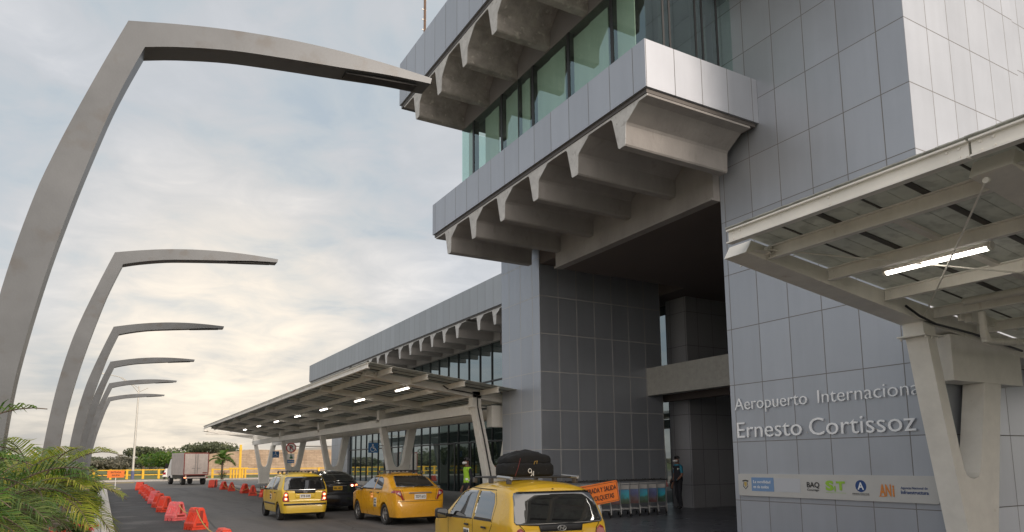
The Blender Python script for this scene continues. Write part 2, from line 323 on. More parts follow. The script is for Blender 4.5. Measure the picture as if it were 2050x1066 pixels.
def glass(name, tint, refl=.25, dark=(.02, .03, .03), trans=.0, rough=.02):
    """coated glazing: mirror layer over tinted transparency (or over a dark tinted body)"""
    m, t, b = newmat(name)
    t.nodes.remove(b)
    gl = nd(t, 'ShaderNodeBsdfGlossy'); gl.inputs['Roughness'].default_value = rough; gl.inputs['Color'].default_value = (*tint, 1)
    if trans:
        bd = nd(t, 'ShaderNodeBsdfTransparent'); bd.inputs[0].default_value = (*dark, 1)
    else:
        bd = nd(t, 'ShaderNodeBsdfDiffuse'); bd.inputs[0].default_value = (*dark, 1)
    lw = nd(t, 'ShaderNodeFresnel'); lw.inputs['IOR'].default_value = 1.5
    gg = nd(t, 'ShaderNodeNewGeometry')
    fac = mth(t, 'MULTIPLY', mth(t, 'ADD', lw.outputs[0], refl, clamp=True), mth(t, 'SUBTRACT', 1.0, gg.outputs['Backfacing']))
    ms = nd(t, 'ShaderNodeMixShader'); t.links.new(fac, ms.inputs[0])
    t.links.new(bd.outputs[0], ms.inputs[1]); t.links.new(gl.outputs[0], ms.inputs[2])
    t.links.new(ms.outputs[0], t.nodes['Material Output'].inputs[0])
    return m
M['glassU'] = glass('green_glazing', (.72, .88, .90), .15, (.86, .94, .90), trans=1)
M['glassW'] = glass('wing_glazing', (.75, .85, .88), .30, (.03, .045, .045))
M['glassD'] = glass('door_glazing', (.6, .75, .72), .03, (.010, .014, .014))
M['glassC'] = glass('car_glazing', (.95, .97, 1), .20, (.012, .013, .015))
M['curtain'] = mat('blind_fabric', (.50, .53, .49), .9, var=.1, scale=2, streak=.2)
M['mull'] = mat('dark_mullion', (.04, .042, .045), .4, .4, var=0)
M['truckbox'] = mat('truck_box', (.50, .44, .41), .6, var=.12, scale=2.5, stain=((.33, .27, .24), .58, .4))
M['truckred'] = mat('truck_frame_red', (.24, .05, .04), .5, var=.1)
M['trolley'] = mat('trolley_steel', (.26, .265, .27), .35, .7, var=.05)
M['logoplate'] = mat('sign_panel', (.50, .50, .49), .45, .2, var=.04)
M['letter'] = mat('letter_metal', (.82, .84, .87), .38, .15, var=.05)
def ccol(name, c, r=.6): 
    if name not in M: M[name] = mat(name, c, r, var=0)
    return M[name]

# ------------------------------------------------------------------ mesh helpers
class MB:
    def __init__(s): s.v = []; s.f = []; s.m = []
    def add(s, vs, fs, mi=0):
        o = len(s.v); s.v += [tuple(v) for v in vs]
        for f in fs: s.f.append(tuple(o+i for i in f)); s.m.append(mi)
        return s
    def box(s, x0, x1, y0, y1, z0, z1, mi=0):
        return s.add([(x0, y0, z0), (x1, y0, z0), (x1, y1, z0), (x0, y1, z0), (x0, y0, z1), (x1, y0, z1), (x1, y1, z1), (x0, y1, z1)],
              [(0, 3, 2, 1), (4, 5, 6, 7), (0, 1, 5, 4), (1, 2, 6, 5), (2, 3, 7, 6), (3, 0, 4, 7)], mi)
    def prism(s, poly, a, b, ax='y', mi=0):
        """poly in the plane normal to ax, extruded from a to b.  ax=y: (x,z)  ax=x: (y,z)  ax=z: (x,y)"""
        n = len(poly)
        def P(p, q):
            return {'y': (p[0], q, p[1]), 'x': (q, p[0], p[1]), 'z': (p[0], p[1], q)}[ax]
        vs = [P(p, a) for p in poly]+[P(p, b) for p in poly]
        fs = [tuple(range(n)), tuple(range(2*n-1, n-1, -1))]+[(i, n+i, n+(i+1) % n, (i+1) % n) for i in range(n)]
        return s.add(vs, fs, mi)
    def tube(s, pts, r, n=8, mi=0, cap=True):
        pts = [Vector(p) for p in pts]; rs = r if isinstance(r, (list, tuple)) else [r]*len(pts)
        rings = []
        prev = None
        for i, p in enumerate(pts):
            d = (pts[min(i+1, len(pts)-1)]-pts[max(i-1, 0)])
            d = d.normalized() if d.length > 1e-9 else Vector((0, 0, 1))
            if prev is None:
                a = Vector((0, 0, 1)) if abs(d.z) < .9 else Vector((1, 0, 0))
                x = d.cross(a).normalized()
            else: x = (prev-d*prev.dot(d)).normalized()
            prev = x; y = d.cross(x)
            rings.append([p+(x*math.cos(2*math.pi*k/n)+y*math.sin(2*math.pi*k/n))*rs[i] for k in range(n)])
        vs = [v for rg in rings for v in rg]; fs = []
        for i in range(len(pts)-1):
            for k in range(n):
                fs.append((i*n+k, i*n+(k+1) % n, (i+1)*n+(k+1) % n, (i+1)*n+k))
        if cap: fs += [tuple(range(n-1, -1, -1)), tuple(range((len(pts)-1)*n, len(pts)*n))]
        return s.add(vs, fs, mi)
    def bar(s, p, q, w, h, mi=0, up=(0, 0, 1)):
        """rectangular bar from p to q: width w sideways, h along up"""
        p, q = Vector(p), Vector(q); d = (q-p).normalized(); x = d.cross(Vector(up)).normalized(); y = x.cross(d)
        vs = []
        for e in (p, q):
            for a, b in ((-1, -1), (1, -1), (1, 1), (-1, 1)): vs.append(e+x*a*w/2+y*b*h/2)
        return s.add(vs, [(0, 3, 2, 1), (4, 5, 6, 7), (0, 1, 5, 4), (1, 2, 6, 5), (2, 3, 7, 6), (3, 0, 4, 7)], mi)
    def disc(s, c, r, ax, th, n=20, mi=0):
        c = Vector(c); a = Vector(ax).normalized()
        return s.tube([c-a*th/2, c+a*th/2], r, n, mi)
    def ibeam(s, p, q, h, w, tf=.018, tw=.014, mi=0, up=(0, 0, 1)):
        p, q = Vector(p), Vector(q); U = Vector(up)
        s.bar(p+U*(h/2-tf/2), q+U*(h/2-tf/2), w, tf, mi); s.bar(p-U*(h/2-tf/2), q-U*(h/2-tf/2), w, tf, mi)
        return s.bar(p, q, tw, h-2*tf-.001, mi)
    def build(s, name, mats, parent=None, smooth=False, bevel=0, loc=None):
        me = bpy.data.meshes.new(name); me.from_pydata(s.v, [], s.f)
        mats = mats if isinstance(mats, (list, tuple)) else [mats]
        for m in mats: me.materials.append(m)
        for p, i in zip(me.polygons, s.m): p.material_index = i; p.use_smooth = bool(smooth)
        bm = bmesh.new(); bm.from_mesh(me); bmesh.ops.recalc_face_normals(bm, faces=bm.faces); bm.to_mesh(me); bm.free()
        if smooth and smooth is not True: 
            try: me.set_sharp_from_angle(angle=R(smooth))
            except Exception: pass
        o = bpy.data.objects.new(name, me); C.objects.link(o)
        if parent: o.parent = parent
        if loc: o.location = loc
        if bevel:
            b = o.modifiers.new('bevel', 'BEVEL'); b.width = bevel; b.segments = 2; b.limit_method = 'ANGLE'; b.angle_limit = R(40)
        return o
def thing(name, label, cat, loc=(0, 0, 0), rz=0, group=None):
    o = bpy.data.objects.new(name, None); C.objects.link(o); o.empty_display_size = .3
    o.location = loc; o.rotation_euler = (0, 0, rz)
    o['label'] = label; o['category'] = cat
    if group: o['group'] = group
    return o
def tag(o, label, cat, group=None, kind=None):
    o['label'] = label; o['category'] = cat
    if group: o['group'] = group
    if kind: o['kind'] = kind
    return o
def struct(o): o['kind'] = 'structure'; return o
def kids(o): return [c for c in bpy.data.objects if c.parent == o]
def dup(root, loc, rz=None, label=None):
    r = root.copy(); C.objects.link(r); r.location = loc
    if rz is not None: r.rotation_euler = (0, 0, rz)
    if label: r['label'] = label
    for ch in kids(root):
        c = ch.copy(); C.objects.link(c); c.parent = r
        for g in kids(ch):
            d = g.copy(); C.objects.link(d); d.parent = c
    return r
def textmesh(txt, size, ext=.002, bold=0.0):
    cu = bpy.data.curves.new('t', 'FONT'); cu.body = txt; cu.size = size; cu.extrude = ext; cu.offset = bold; cu.resolution_u = 3
    o = bpy.data.objects.new('t', cu); C.objects.link(o)
    dg = bpy.context.evaluated_depsgraph_get(); dg.update()
    me = bpy.data.meshes.new_from_object(o.evaluated_get(dg))
    bpy.data.objects.remove(o)
    return me
def text(name, txt, width, height, org, right, up, m, parent=None, ext=.002, bold=0.0):
    """text with its lower left at org, spanning width along right and cap height along up"""
    me = textmesh(txt, 1.0, 0.5, bold)
    xs = [v.co.x for v in me.vertices]; ys = [v.co.y for v in me.vertices]
    x0, x1 = min(xs), max(xs); cap = .729
    rt, U = Vector(right).normalized(), Vector(up).normalized(); nn = rt.cross(U)
    for v in me.vertices:
        v.co = Vector(org)+rt*((v.co.x-x0)/(x1-x0)*width)+U*(v.co.y/cap*height)+nn*(v.co.z*2*ext)
    me.materials.clear(); me.materials.append(m)
    o = bpy.data.objects.new(name, me); C.objects.link(o)
    if parent: o.parent = parent
    return o
def seg_lines(mb, pts, r, n=6, mi=0): 
    for a, b in zip(pts[:-1], pts[1:]): mb.tube([a, b], r, n, mi)
# ================================================================== SETTING
def sheet(name, x0, x1, y0, y1, z, m, kind='structure'):
    b = MB(); b.add([(x0, y0, z), (x1, y0, z), (x1, y1, z), (x0, y1, z)], [(0, 1, 2, 3)]); o = b.build(name, m); o['kind'] = kind; return o
sheet('ground', -1500, 1500, -300, 2500, -.03, M['grass'])
sheet('road', .36, 9.2, -12, 62.8, 0, M['asph'])
b = MB(); b.add([(-60, 62.8, 0), (60, 62.8, 0), (60, 90.5, 0), (-60, 90.5, 0)], [(0, 1, 2, 3)])
M['asph2'] = mat('worn_asphalt', (.15, .14, .13), .9, var=.16, scale=.5, bump=.2)
struct(b.build('cross_road', M['asph2']))
sheet('side_road', -26, -2.2, -12, 62.8, -.012, mat('light_concrete', (.34, .29, .25), .9, var=.12, scale=1))
b = MB(); b.box(-26, 60, 90.5, 91.0, -.02, .14); b.box(9.8, 60, 78, 78.35, -.02, .14)
struct(b.build('kerb', M['kerb']))
sheet('far_pavement', -60, 60, 91.0, 96, .13, mat('pale_pavement', (.40, .35, .31), .9, var=.1, scale=.6))
b = MB(); b.add([(.5, 62.2, .004), (2.0, 62.2, .004), (2.0, 62.5, .004), (.5, 62.5, .004)], [(0, 1, 2, 3)])
b.add([(2.3, 62.2, .004), (8.8, 62.2, .004), (8.8, 62.5, .004), (2.3, 62.5, .004)], [(0, 1, 2, 3)])
struct(b.build('stop_line', mat('worn_white_line', (.38, .36, .33), .9, var=.3, scale=8)))
b = MB(); b.add([(.2, 84, .004), (3.0, 84, .004), (3.0, 86, .004), (.2, 86, .004)], [(0, 1, 2, 3)])
struct(b.build('yellow_road_mark', mat('worn_yellow_line', (.55, .38, .06), .9, var=.3, scale=3)))
# island kerb and planting bed
b = MB(); b.box(.06, .36, -8, 62, -.02, .15); b.box(-2.2, .06, 61.7, 62, -.02, .15)
o = struct(b.build('island_kerb', M['kerb'], bevel=.02))
b = MB(); b.box(-2.2, .06, -8, 61.7, -.02, .11); struct(b.build('planting_bed', M['soil']))
b = MB(); b.box(-.42, .05, -8, 61.7, .105, .13); struct(b.build('bed_edging', mat('pale_edging', (.40, .39, .37), .9, var=.2, scale=3)))
# terminal pavement
b = MB(); b.box(9.2, 9.42, -12, 76, -.02, .15); struct(b.build('pavement_kerb', M['kerb'], bevel=.02))
b = MB(); b.box(9.42, 40, -12, 10.9, 0, .146); b.box(9.42, 40, 10.9, 21, 0, .15); struct(b.build('entrance_floor', M['tile']))
b = MB(); b.box(9.42, 40, 21, 76, 0, .147); struct(b.build('pavement', M['pave']))

# ================================================================== MAIN TERMINAL BUILDING
T = thing('terminal_building', 'grey panel clad airport terminal with cantilevered ribbed concrete floors and green glazing', 'building', (13, 14, 0))
def part(mb, name, m, parent=T, **k):
    o = mb.build(name, m, None, **k)
    if parent is not None:
        o.parent = parent; o.matrix_parent_inverse = Matrix.Translation(-Vector(chain(parent)))
    return o
def chain(p):
    v = Vector(p.location)
    return v if not p.parent else v
# sign tower
b = MB(); b.box(11.66, 15.59, 6.4, 10.77, .15, 20)
t1 = part(b, 'sign_tower', M['clad']); t1['label'] = 'tall grey clad tower carrying the airport name'
b = MB(); b.box(15.6, 24, 7.3, 10.5, .15, 20); part(b, 'rear_block', M['clad'])
b = MB(); b.box(11.66, 16.65, 18.42, 20.87, .15, 8.72)
t2 = part(b, 'entrance_tower', M['clad3']); t2['label'] = 'dark sided clad pier at the far side of the entrance'
# balcony slab (lower)
YB0, YB1, XB = 9.59, 19.72, 8.55
b = MB(); b.box(XB, 11.655, YB0, YB1, 8.84, 9.82); part(b, 'balcony_band', M['band'])
b = MB(); b.box(XB+.05, 11.6, YB0+.05, YB1-.05, 8.75, 8.838); part(b, 'drip_edge', M['trim'])
def rib(y, x0, x1, zb, zt, parent, m, dy0=-1.0, dy1=.635, k=1.0, nm='rib'):
    p = [(y+dy1, zt), (y+dy1, zt-.045), (y+.33*k, zt-.05), (y+.28*k, zt-.10), (y+.115*k, zb+.03), (y+.09*k, zb), (y-.09*k, zb), (y-.115*k, zb+.03),
         (y-.14*k, zb+.42), (y-.17*k, zb+.47), (y-.45*k, zt-.12), (y-.55*k, zt-.05), (y+dy0, zt-.045), (y+dy0, zt)]
    b = MB(); b.prism(p, x0+.012, x1, 'x', 0)
    # paler concrete on the front end
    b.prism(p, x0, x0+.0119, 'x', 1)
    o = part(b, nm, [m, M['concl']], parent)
    return o
for k in range(6):
    y = 10.45+1.635*k
    rib(y, 8.62, 11.45, 7.97, 8.745, T, M['conc'], -.80 if k == 0 else -1.0, .635 if k < 5 else 1.0)
# cross beam closing the ribs over the passage
b = MB(); b.box(11.455, 11.655, 10.775, 17.15, 7.55, 8.745); b.box(11.40, 11.66, 10.776, 17.15, 7.50, 7.549)
part(b, 'edge_beam', M['conc'])
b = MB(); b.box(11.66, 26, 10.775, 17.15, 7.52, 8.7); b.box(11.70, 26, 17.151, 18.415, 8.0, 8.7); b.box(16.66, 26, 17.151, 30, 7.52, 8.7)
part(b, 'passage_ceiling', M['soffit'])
# upper floor glazing
GX, GY0, GY1, GZ0, GZ1 = 9.13, 10.2, 18.8, 9.7, 12.02
b = MB(); b.box(GX, GX+.02, GY0, GY1, GZ0, GZ1); b.box(GX+.02, 11.66, GY0, GY0+.02, GZ0, 13.2); b.box(GX+.02, 11.7, GY1-.02, GY1, GZ0, GZ1)
part(b, 'glazing', M['glassU'])
for y in (11.28, 12.95, 14.58, 16.25, 18.0):
    b = MB(); b.box(GX-.015, GX+.16, y-.045, y+.045, GZ0, GZ1); part(b, 'mullion', M['mull'])
for y in (15.33,):
    b = MB(); b.box(GX-.01, GX+.10, y-.02, y+.02, GZ0, GZ1); part(b, 'mullion', M['mull'])
for x in (9.62, 9.80, 10.55, 10.75, 11.2):
    b = MB(); b.box(x-.025, x+.025, GY0-.012, GY0+.12, GZ0, 13.2); part(b, 'mullion', M['mull'])
b = MB()
for y0, y1 in ((10.6, 11.2), (11.5, 12.85), (13.2, 14.5), (14.85, 15.28), (15.42, 16.15), (16.55, 17.4), (18.1, 18.5)):
    n = 2
    for i in range(n):
        a = y0+(y1-y0)*i/n; c = y0+(y1-y0)*(i+1)/n
        b.box(GX+.07+.02*(i % 2), GX+.09+.02*(i % 2), a, c, 9.75, 11.85)
part(b, 'roller_blind', M['curtain'])
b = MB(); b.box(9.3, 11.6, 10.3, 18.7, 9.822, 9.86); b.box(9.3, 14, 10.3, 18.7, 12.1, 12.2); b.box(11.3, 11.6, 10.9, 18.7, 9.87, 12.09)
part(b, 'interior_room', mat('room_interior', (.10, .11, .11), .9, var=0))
# upper slab
XU, YU0, YU1 = 7.54, 9.0, 20.1
b = MB(); b.box(XU, 14, YU0, YU1, 13.08, 14.5); part(b, 'roof_band', M['band'])
b = MB(); b.box(XU+.05, 13.9, YU0+.05, YU1-.05, 12.96, 13.078); part(b, 'drip_edge', M['trim'])
for k in range(6):
    y = 18.72-1.62*k
    rib(y, 7.60, 9.12, 12.06, 12.955, T, M['spall'], -1.0, .62 if k else 1.1, 1.1)
b = MB(); b.box(9.125, 9.4, 10.2, 18.80, 12.03, 12.95); part(b, 'upper_beam', M['recess'])
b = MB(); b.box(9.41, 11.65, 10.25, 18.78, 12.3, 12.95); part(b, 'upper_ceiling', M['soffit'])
# passage: grey rendered beam, inner piers, glass slot
b = MB(); b.box(15.96, 16.3, 10.5, 18.415, 3.95, 4.89); part(b, 'link_beam', M['beamc'])
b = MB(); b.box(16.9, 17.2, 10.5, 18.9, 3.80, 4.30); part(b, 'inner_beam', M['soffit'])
b = MB(); b.box(17.52, 19.7, 18.04, 19.06, .15, 7.52); part(b, 'inner_pier', M['clad2'])
b = MB(); b.box(17.9, 17.93, 19.07, 27, .15, 7.5); part(b, 'slot_glazing', M['glassW'])
b = MB(); b.box(20.5, 20.6, 10.5, 18.0, .15, 7.5); part(b, 'back_doors', M['glassD'])
for y in (11.5, 13, 14.5, 16, 17.4):
    b = MB(); b.box(20.44, 20.5, y-.04, y+.04, .15, 7.5); part(b, 'mullion', M['mull'])
b = MB(); b.box(20.43, 20.499, 10.6, 18.0, 3.0, 3.12); part(b, 'transom', M['mull'])
# antenna mast on the roof
t = thing('antenna_mast', 'thin rusty lattice mast rising behind the top roof edge', 'mast', (8.35, 20.0, 14.5))
b = MB(); b.tube([(0, 0, 0), (0, 0, 4.5)], .045, 8); b.build('pole', mat('rusty_metal', (.22, .14, .10), .8, var=.3), t)
b = MB()
for k in range(12): b.box(-.10, .05, -.01, .01, .3+k*.36, .33+k*.36)
b.build('step', M['bolt'], t)

# ------------------------------------------------------------------ lettering and logo board on the sign tower
WX = 11.66
t = thing('wall_lettering', 'two lines of raised pale metal letters naming the airport on the grey panel wall', 'sign', (WX, 10.6, 2.2))
def wl(txt, y0, y1, z, cap, ext=.009, m=None, parent=t, nm='letters', bold=0.0, x=None):
    o = text(nm, txt, y0-y1, cap, ((WX-.035) if x is None else x, y0, z), (0, -1, 0), (0, 0, 1), m or M['letter'], None, ext, bold)
    o.parent = parent; o.matrix_parent_inverse = Matrix.Translation(-Vector(parent.location)); return o
wl('Aeropuerto', 10.63, 8.84, 2.80, .265, bold=-.010)
wl('Internacional', 8.60, 6.60, 2.80, .265, bold=-.010)
wl('Ernesto', 10.60, 9.00, 2.215, .345, bold=-.004)
wl('Cortissoz', 8.83, 6.78, 2.205, .345, bold=-.004)
b = MB()
for y in (10.3, 9.6, 8.9, 8.2, 7.5, 6.9):
    b.box(WX-.016, WX-.001, y-.006, y+.006, 2.25, 2.27); b.box(WX-.016, WX-.001, y-.006, y+.006, 2.85, 2.87)
part(b, 'standoff', M['bolt'], t)
lb = thing('logo_board', 'long pale board of agency logos fixed low on the grey panel wall', 'sign', (WX, 8.6, 1.25))
b = MB(); pts = []
def rrect(x0, x1, y0, y1, r, n=5):
    p = []
    for cx_, cy_, a0 in ((x1-r, y1-r, 0), (x0+r, y1-r, 90), (x0+r, y0+r, 180), (x1-r, y0+r, 270)):
        for i in range(n+1):
            a = R(a0+90*i/n); p.append((cx_+r*math.cos(a), cy_+r*math.sin(a)))
    return p
b.prism(rrect(6.50, 10.63, 1.02, 1.465, .04), WX-.05, WX-.002, 'x'); part(b, 'board', M['logoplate'], lb)
FX = WX-.053
def flat(name, poly, col, parent=lb, dx=0, th=.0025):
    b = MB(); b.prism(poly, FX-dx, FX-dx+th, 'x'); return part(b, name, ccol(col[0], col[1]), parent)
CB = ('logo_blue', (.16, .27, .46)); CN = ('logo_navy', (.02, .06, .20)); CG = ('logo_green', (.28, .50, .05)); CO = ('logo_orange', (.62, .22, .04)); CK = ('logo_black', (.04, .04, .04)); CY = ('logo_gold', (.45, .33, .10))
# shield with condor
flat('emblem', [(10.47, 1.30), (10.41, 1.30), (10.405, 1.24), (10.44, 1.19), (10.475, 1.24)], CY)
flat('emblem', [(10.52, 1.33), (10.44, 1.345), (10.36, 1.33), (10.37, 1.30), (10.44, 1.318), (10.51, 1.30)], CK, dx=.001)
flat('emblem', [(10.49, 1.29), (10.478, 1.295), (10.495, 1.22), (10.44, 1.165), (10.385, 1.22), (10.402, 1.295), (10.39, 1.29), (10.372, 1.21), (10.44, 1.145), (10.508, 1.21)], CK, dx=-.0005)
flat('blue_panel', [(10.28, 1.12), (9.72, 1.12), (9.72, 1.395), (10.28, 1.395)], CB)
flat('pale_panel', [(9.70, 1.12), (9.10, 1.12), (9.10, 1.385), (9.70, 1.385)], ('logo_pale', (.46, .48, .52)))
MW = ccol('logo_white', (.75, .77, .8))
def lt(txt, y0, y1, z, cap, c, bold=.0):
    return wl(txt, y0, y1, z, cap, .0015, ccol(*c) if isinstance(c, tuple) else c, lb, 'lettering', bold, FX-.004)
lt('La movilidad', 10.23, 9.80, 1.28, .06, MW, .01); lt('es de todos', 10.23, 9.85, 1.18, .06, MW, .01)
lt('BAQ', 8.95, 8.68, 1.23, .10, CK, .02); lt('Conmigo', 8.95, 8.69, 1.165, .04, CK)
lt('S', 8.55, 8.38, 1.19, .17, CG, .05); lt('T', 8.33, 8.15, 1.20, .15, CG, .05); lt('I', 8.37, 8.345, 1.17, .10, CG, .03)
flat('rule', [(8.55, 1.14), (8.14, 1.14), (8.14, 1.145), (8.55, 1.145)], CG)
flat('emblem', [(7.845+.105*math.cos(R(a)), 1.275+.105*math.sin(R(a))) for a in range(0, 360, 15)], CN)
o = lt('A', 7.905, 7.785, 1.215, .13, MW, .02)
lt('AERONAUTICA CIVIL', 8.02, 7.69, 1.13, .022, CK); flat('rule', [(8.02, 1.115), (7.69, 1.115), (7.69, 1.119), (8.02, 1.119)], CK)
lt('AN', 7.50, 7.29, 1.12, .20, CO, .03); lt('i', 7.265, 7.235, 1.12, .20, CO, .03)
flat('rule', [(7.515, 1.105), (7.40, 1.105), (7.40, 1.118), (7.515, 1.118)], CO)
lt('Agencia Nacional de', 7.12, 6.67, 1.245, .042, CN, .004); lt('Infraestructura', 7.12, 6.66, 1.165, .06, CN, .012)

# ================================================================== LONG TERMINAL WING
Wg = thing('terminal_wing', 'long low terminal wing with grey fascia over concrete ribs and glass curtain wall', 'building', (20, 42, 0))
def wp(mb, name, m, **k): return part(mb, name, m, Wg, **k)
b = MB(); b.box(15.2, 30, 20.9, 61.8, 8.87, 10.28); wp(b, 'fascia', M['wingband'])
b = MB(); b.box(15.25, 29.9, 21, 61.7, 8.79, 8.868); wp(b, 'drip_edge', M['trim'])
ys = [24.8, 26.4, 28.0, 29.6, 32.0, 33.6, 35.2, 36.8, 38.4, 40.1, 42.5, 44.1, 45.7, 47.3, 48.9, 51.3, 52.9, 54.5, 56.1, 57.7, 59.3, 60.9]
for i, y in enumerate(ys):
    nx = ys[i+1] if i < len(ys)-1 else 62.0
    pv = ys[i-1] if i else 24.0
    d1 = (nx-y)-1.0 if nx-y < 2 else 1.4
    rib(y, 15.28, 17.45, 8.05, 8.785, Wg, M['conc'], -1.0, min(d1, .9), .9)
b = MB(); b.box(17.3, 17.6, 20.9, 61.7, 8.0, 8.79); wp(b, 'glazing_head', M['conc'])
b = MB(); b.box(17.5, 17.53, 20.9, 39.0, 3.95, 8.0); b.box(17.5, 17.53, 39.0, 57, .4, 8.0); wp(b, 'curtain_glazing', M['glassW'])
b = MB(); b.box(17.5, 17.53, 20.9, 39.0, .15, 3.949); wp(b, 'entrance_glazing', M['glassD'])
y = 21.5
while y < 57:
    b = MB(); b.box(17.44, 17.499, y-.018, y+.018, .15, 8.0); wp(b, 'mullion', M['mull']); y += 1.36
for z in (2.85, 3.98, 6.0):
    b = MB(); b.box(17.44, 17.498, 20.9, 57, z-.04, z+.04); wp(b, 'transom', M['mull'])
b = MB(); b.box(17.4, 17.62, 39, 57, .15, .42); wp(b, 'plinth', M['kerb'])
b = MB(); b.box(17.3, 18.2, 57.02, 61.7, .15, 8.0); wp(b, 'end_wall', M['clad'])
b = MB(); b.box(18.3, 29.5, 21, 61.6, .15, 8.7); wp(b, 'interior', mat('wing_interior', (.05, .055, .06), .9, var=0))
for i in range(8):
    y = 22.4+i*2.05
    b = MB(); b.box(17.36, 17.42, y-.05, y+.05, .15, 2.85); wp(b, 'door_frame', M['mull'])

# ================================================================== CANOPIES
def canopy(name, label, yr, yc, y0, y1, dz, girder, xroof=14.0, skip_sheet=False):
    root = thing(name, label, 'canopy', (11.8, yc[0], .15))
    P = lambda mb, nm, m, **k: part(mb, nm, m, root, **k)
    rz = lambda x: 4.60+dz-.119*(x-6.6)
    # rafters
    for y in yr:
        b = MB()
        b.prism([(6.91, 4.36+dz), (7.02, 4.53+dz), (10.79, rz(10.79)-.02), (xroof, rz(xroof)-.02), (xroof, rz(xroof)-.36), (10.78, 3.81+dz)], y, y+.36, 'y')
        P(b, 'rafter', M['steel'], bevel=.006)
        b = MB(); b.prism([(6.902, 4.362+dz), (7.012, 4.535+dz), (7.016, 4.533+dz), (6.907, 4.36+dz)], y-.004, y+.364, 'y'); P(b, 'end_plate', M['steelw'])
        b = MB(); b.prism([(6.98, 4.36+dz+.02), (7.3, 4.38+dz), (7.3, 4.40+dz), (6.98, 4.38+dz)], y-.10, y-.001, 'y')
        b.box(7.24, 7.27, y-.10, y-.02, 4.36+dz, 4.46+dz); P(b, 'bracket', M['steel'])
    # gutter beam, joints and bolts
    seams = [y0]+[y+.18 for y in sorted(yr)[:-1] if y > y0]+[y1]
    seams = sorted(set(seams))
    for a, c in zip(seams[:-1], seams[1:]):
        if c-a < .5: continue
        b = MB(); b.ibeam((6.60, a+.012, rz(6.6)-.10), (6.60, c-.012, rz(6.6)-.10), .17, .10)
        for yy in (a+.09, c-.09, a+.20, c-.20, (a+c)/2):
            for zz in (-.04, .04):
                if yy == (a+c)/2 and (c-a) < 1: continue
                b.disc((6.590, yy, rz(6.6)-.10+zz), .012, (1, 0, 0), .02, 8)
        P(b, 'gutter_beam', M['steelw'])
    xs = (7.33, 8.50, 9.76, 10.98, 12.2)
    for x in xs:
        b = MB(); b.ibeam((x, y0+.02, rz(x)-.11), (x, y1-.02, rz(x)-.11), .17, .09)
        for y in yr:
            for s in ((-.10,), (.46,)):
                for zz in (-.045, .045):
                    b.disc((x-.012, y+s[0], rz(x)-.12+zz), .012, (1, 0, 0), .016, 6)
        P(b, 'purlin', M['steel'])
    # thin secondary angle between purlins with welded cleats
    for y in yr[:-1]:
        nxt = [q for q in yr if q != y]
        ym = y+(yr[1]-yr[0])/2
        if y0 < ym < y1:
            for x0_, x1_ in zip(xs[:-1], xs[1:]):
                b = MB(); b.bar((x0_, ym, rz(x0_)-.03), (x1_, ym, rz(x1_)-.03), .10, .04); P(b, 'brace_strut', M['steel'])
    # roof sheets (each with ribs) and dark laps
    n = max(1, int(round((y1-y0)/1.06))); wd = (y1-y0)/n
    for i in range(n):
        a, c = y0+i*wd, y0+(i+1)*wd
        b = MB(); m_ = 8
        for j in range(m_):
            u0, u1 = a+(c-a)*j/m_, a+(c-a)*(j+1)/m_; h = .003 if j % 2 else 0
            b.prism([(6.55, rz(6.55)+.0+h), (xroof, rz(xroof)+h), (xroof, rz(xroof)+.012+h), (6.55, rz(6.55)+.012+h)], u0, u1-.0005, 'y')
        P(b, 'roof_sheet', M['zinc'])
        b = MB(); b.prism([(6.67, rz(6.67)-.022), (xroof, rz(xroof)-.022), (xroof, rz(xroof)-.003), (6.67, rz(6.67)-.003)], a-.03, a+.04, 'y')
        if i: P(b, 'sheet_lap', M['zincd'])
        b = MB(); b.prism([(6.67, rz(6.67)-.015), (xroof, rz(xroof)-.015), (xroof, rz(xroof)-.003), (6.67, rz(6.67)-.003)], (a+c)/2-.012, (a+c)/2+.012, 'y')
        P(b, 'sheet_lap', M['zincd'])
    # V columns, spread across the canopy
    V = [(11.50, .15), (11.40, .64), (10.96, 2.635), (10.76, 3.62), (10.99, 3.62), (11.20, 2.645), (11.45, 1.58), (11.50, 1.50), (11.57, 1.455), (11.70, 1.43), (11.82, 1.455), (11.89, 1.52), (11.94, 1.65), (12.21, 2.68), (12.28, 2.95), (12.80, 2.95), (12.73, 2.69), (12.26, .59), (12.16, .15)]
    if girder: V = [(11.30, .15), (11.22, 1.25), (10.74, 3.70), (11.0, 3.70), (11.40, 1.85), (11.46, 1.70), (11.54, 1.60), (11.65, 1.56), (11.77, 1.60), (11.85, 1.68), (11.90, 1.80), (12.17, 3.335), (12.53, 3.335), (12.12, 1.25), (12.05, .15)]
    for y in yc:
        b = MB(); b.prism(V, y-.01, y+.33, 'y'); P(b, 'column', M['steelw'], bevel=.008)
        b = MB(); b.box(10.62, 11.15, y-.06, y+.38, 3.60, 3.625)
        for xx in (10.68, 10.84, 11.0):
            b.disc((xx, y-.03, 3.585), .016, (0, 0, 1), .05, 8); b.disc((xx, y+.35, 3.585), .016, (0, 0, 1), .05, 8)
        P(b, 'flange', M['steel'])
        b = MB(); b.box(10.70, 11.02, y+.0, y+.32, 3.626, 4.02+dz if dz else 3.83); P(b, 'stub', M['steelw'])
        b = MB(); b.box(11.43, 13.55, y+.005, y+.375, 2.952, 3.69); (P(b, 'cross_block', M['steelw'], bevel=.01) if (not girder or y == yc[0]) else None)
        b = MB(); b.box(11.25, 12.4, y-.12, y+.5, .148, .22); P(b, 'base_plinth', M['kerb'])
    if girder:
        b = MB(); b.box(10.70, 10.96, yc[0]+.3, yc[-1]+.4, 3.38, 3.70); P(b, 'girder', M['steelw'])
        b = MB(); b.box(12.25, 12.5, yc[0]+.3, yc[-1]+.4, 3.33, 3.70); P(b, 'girder', M['steelw'])
    return root, P, rz
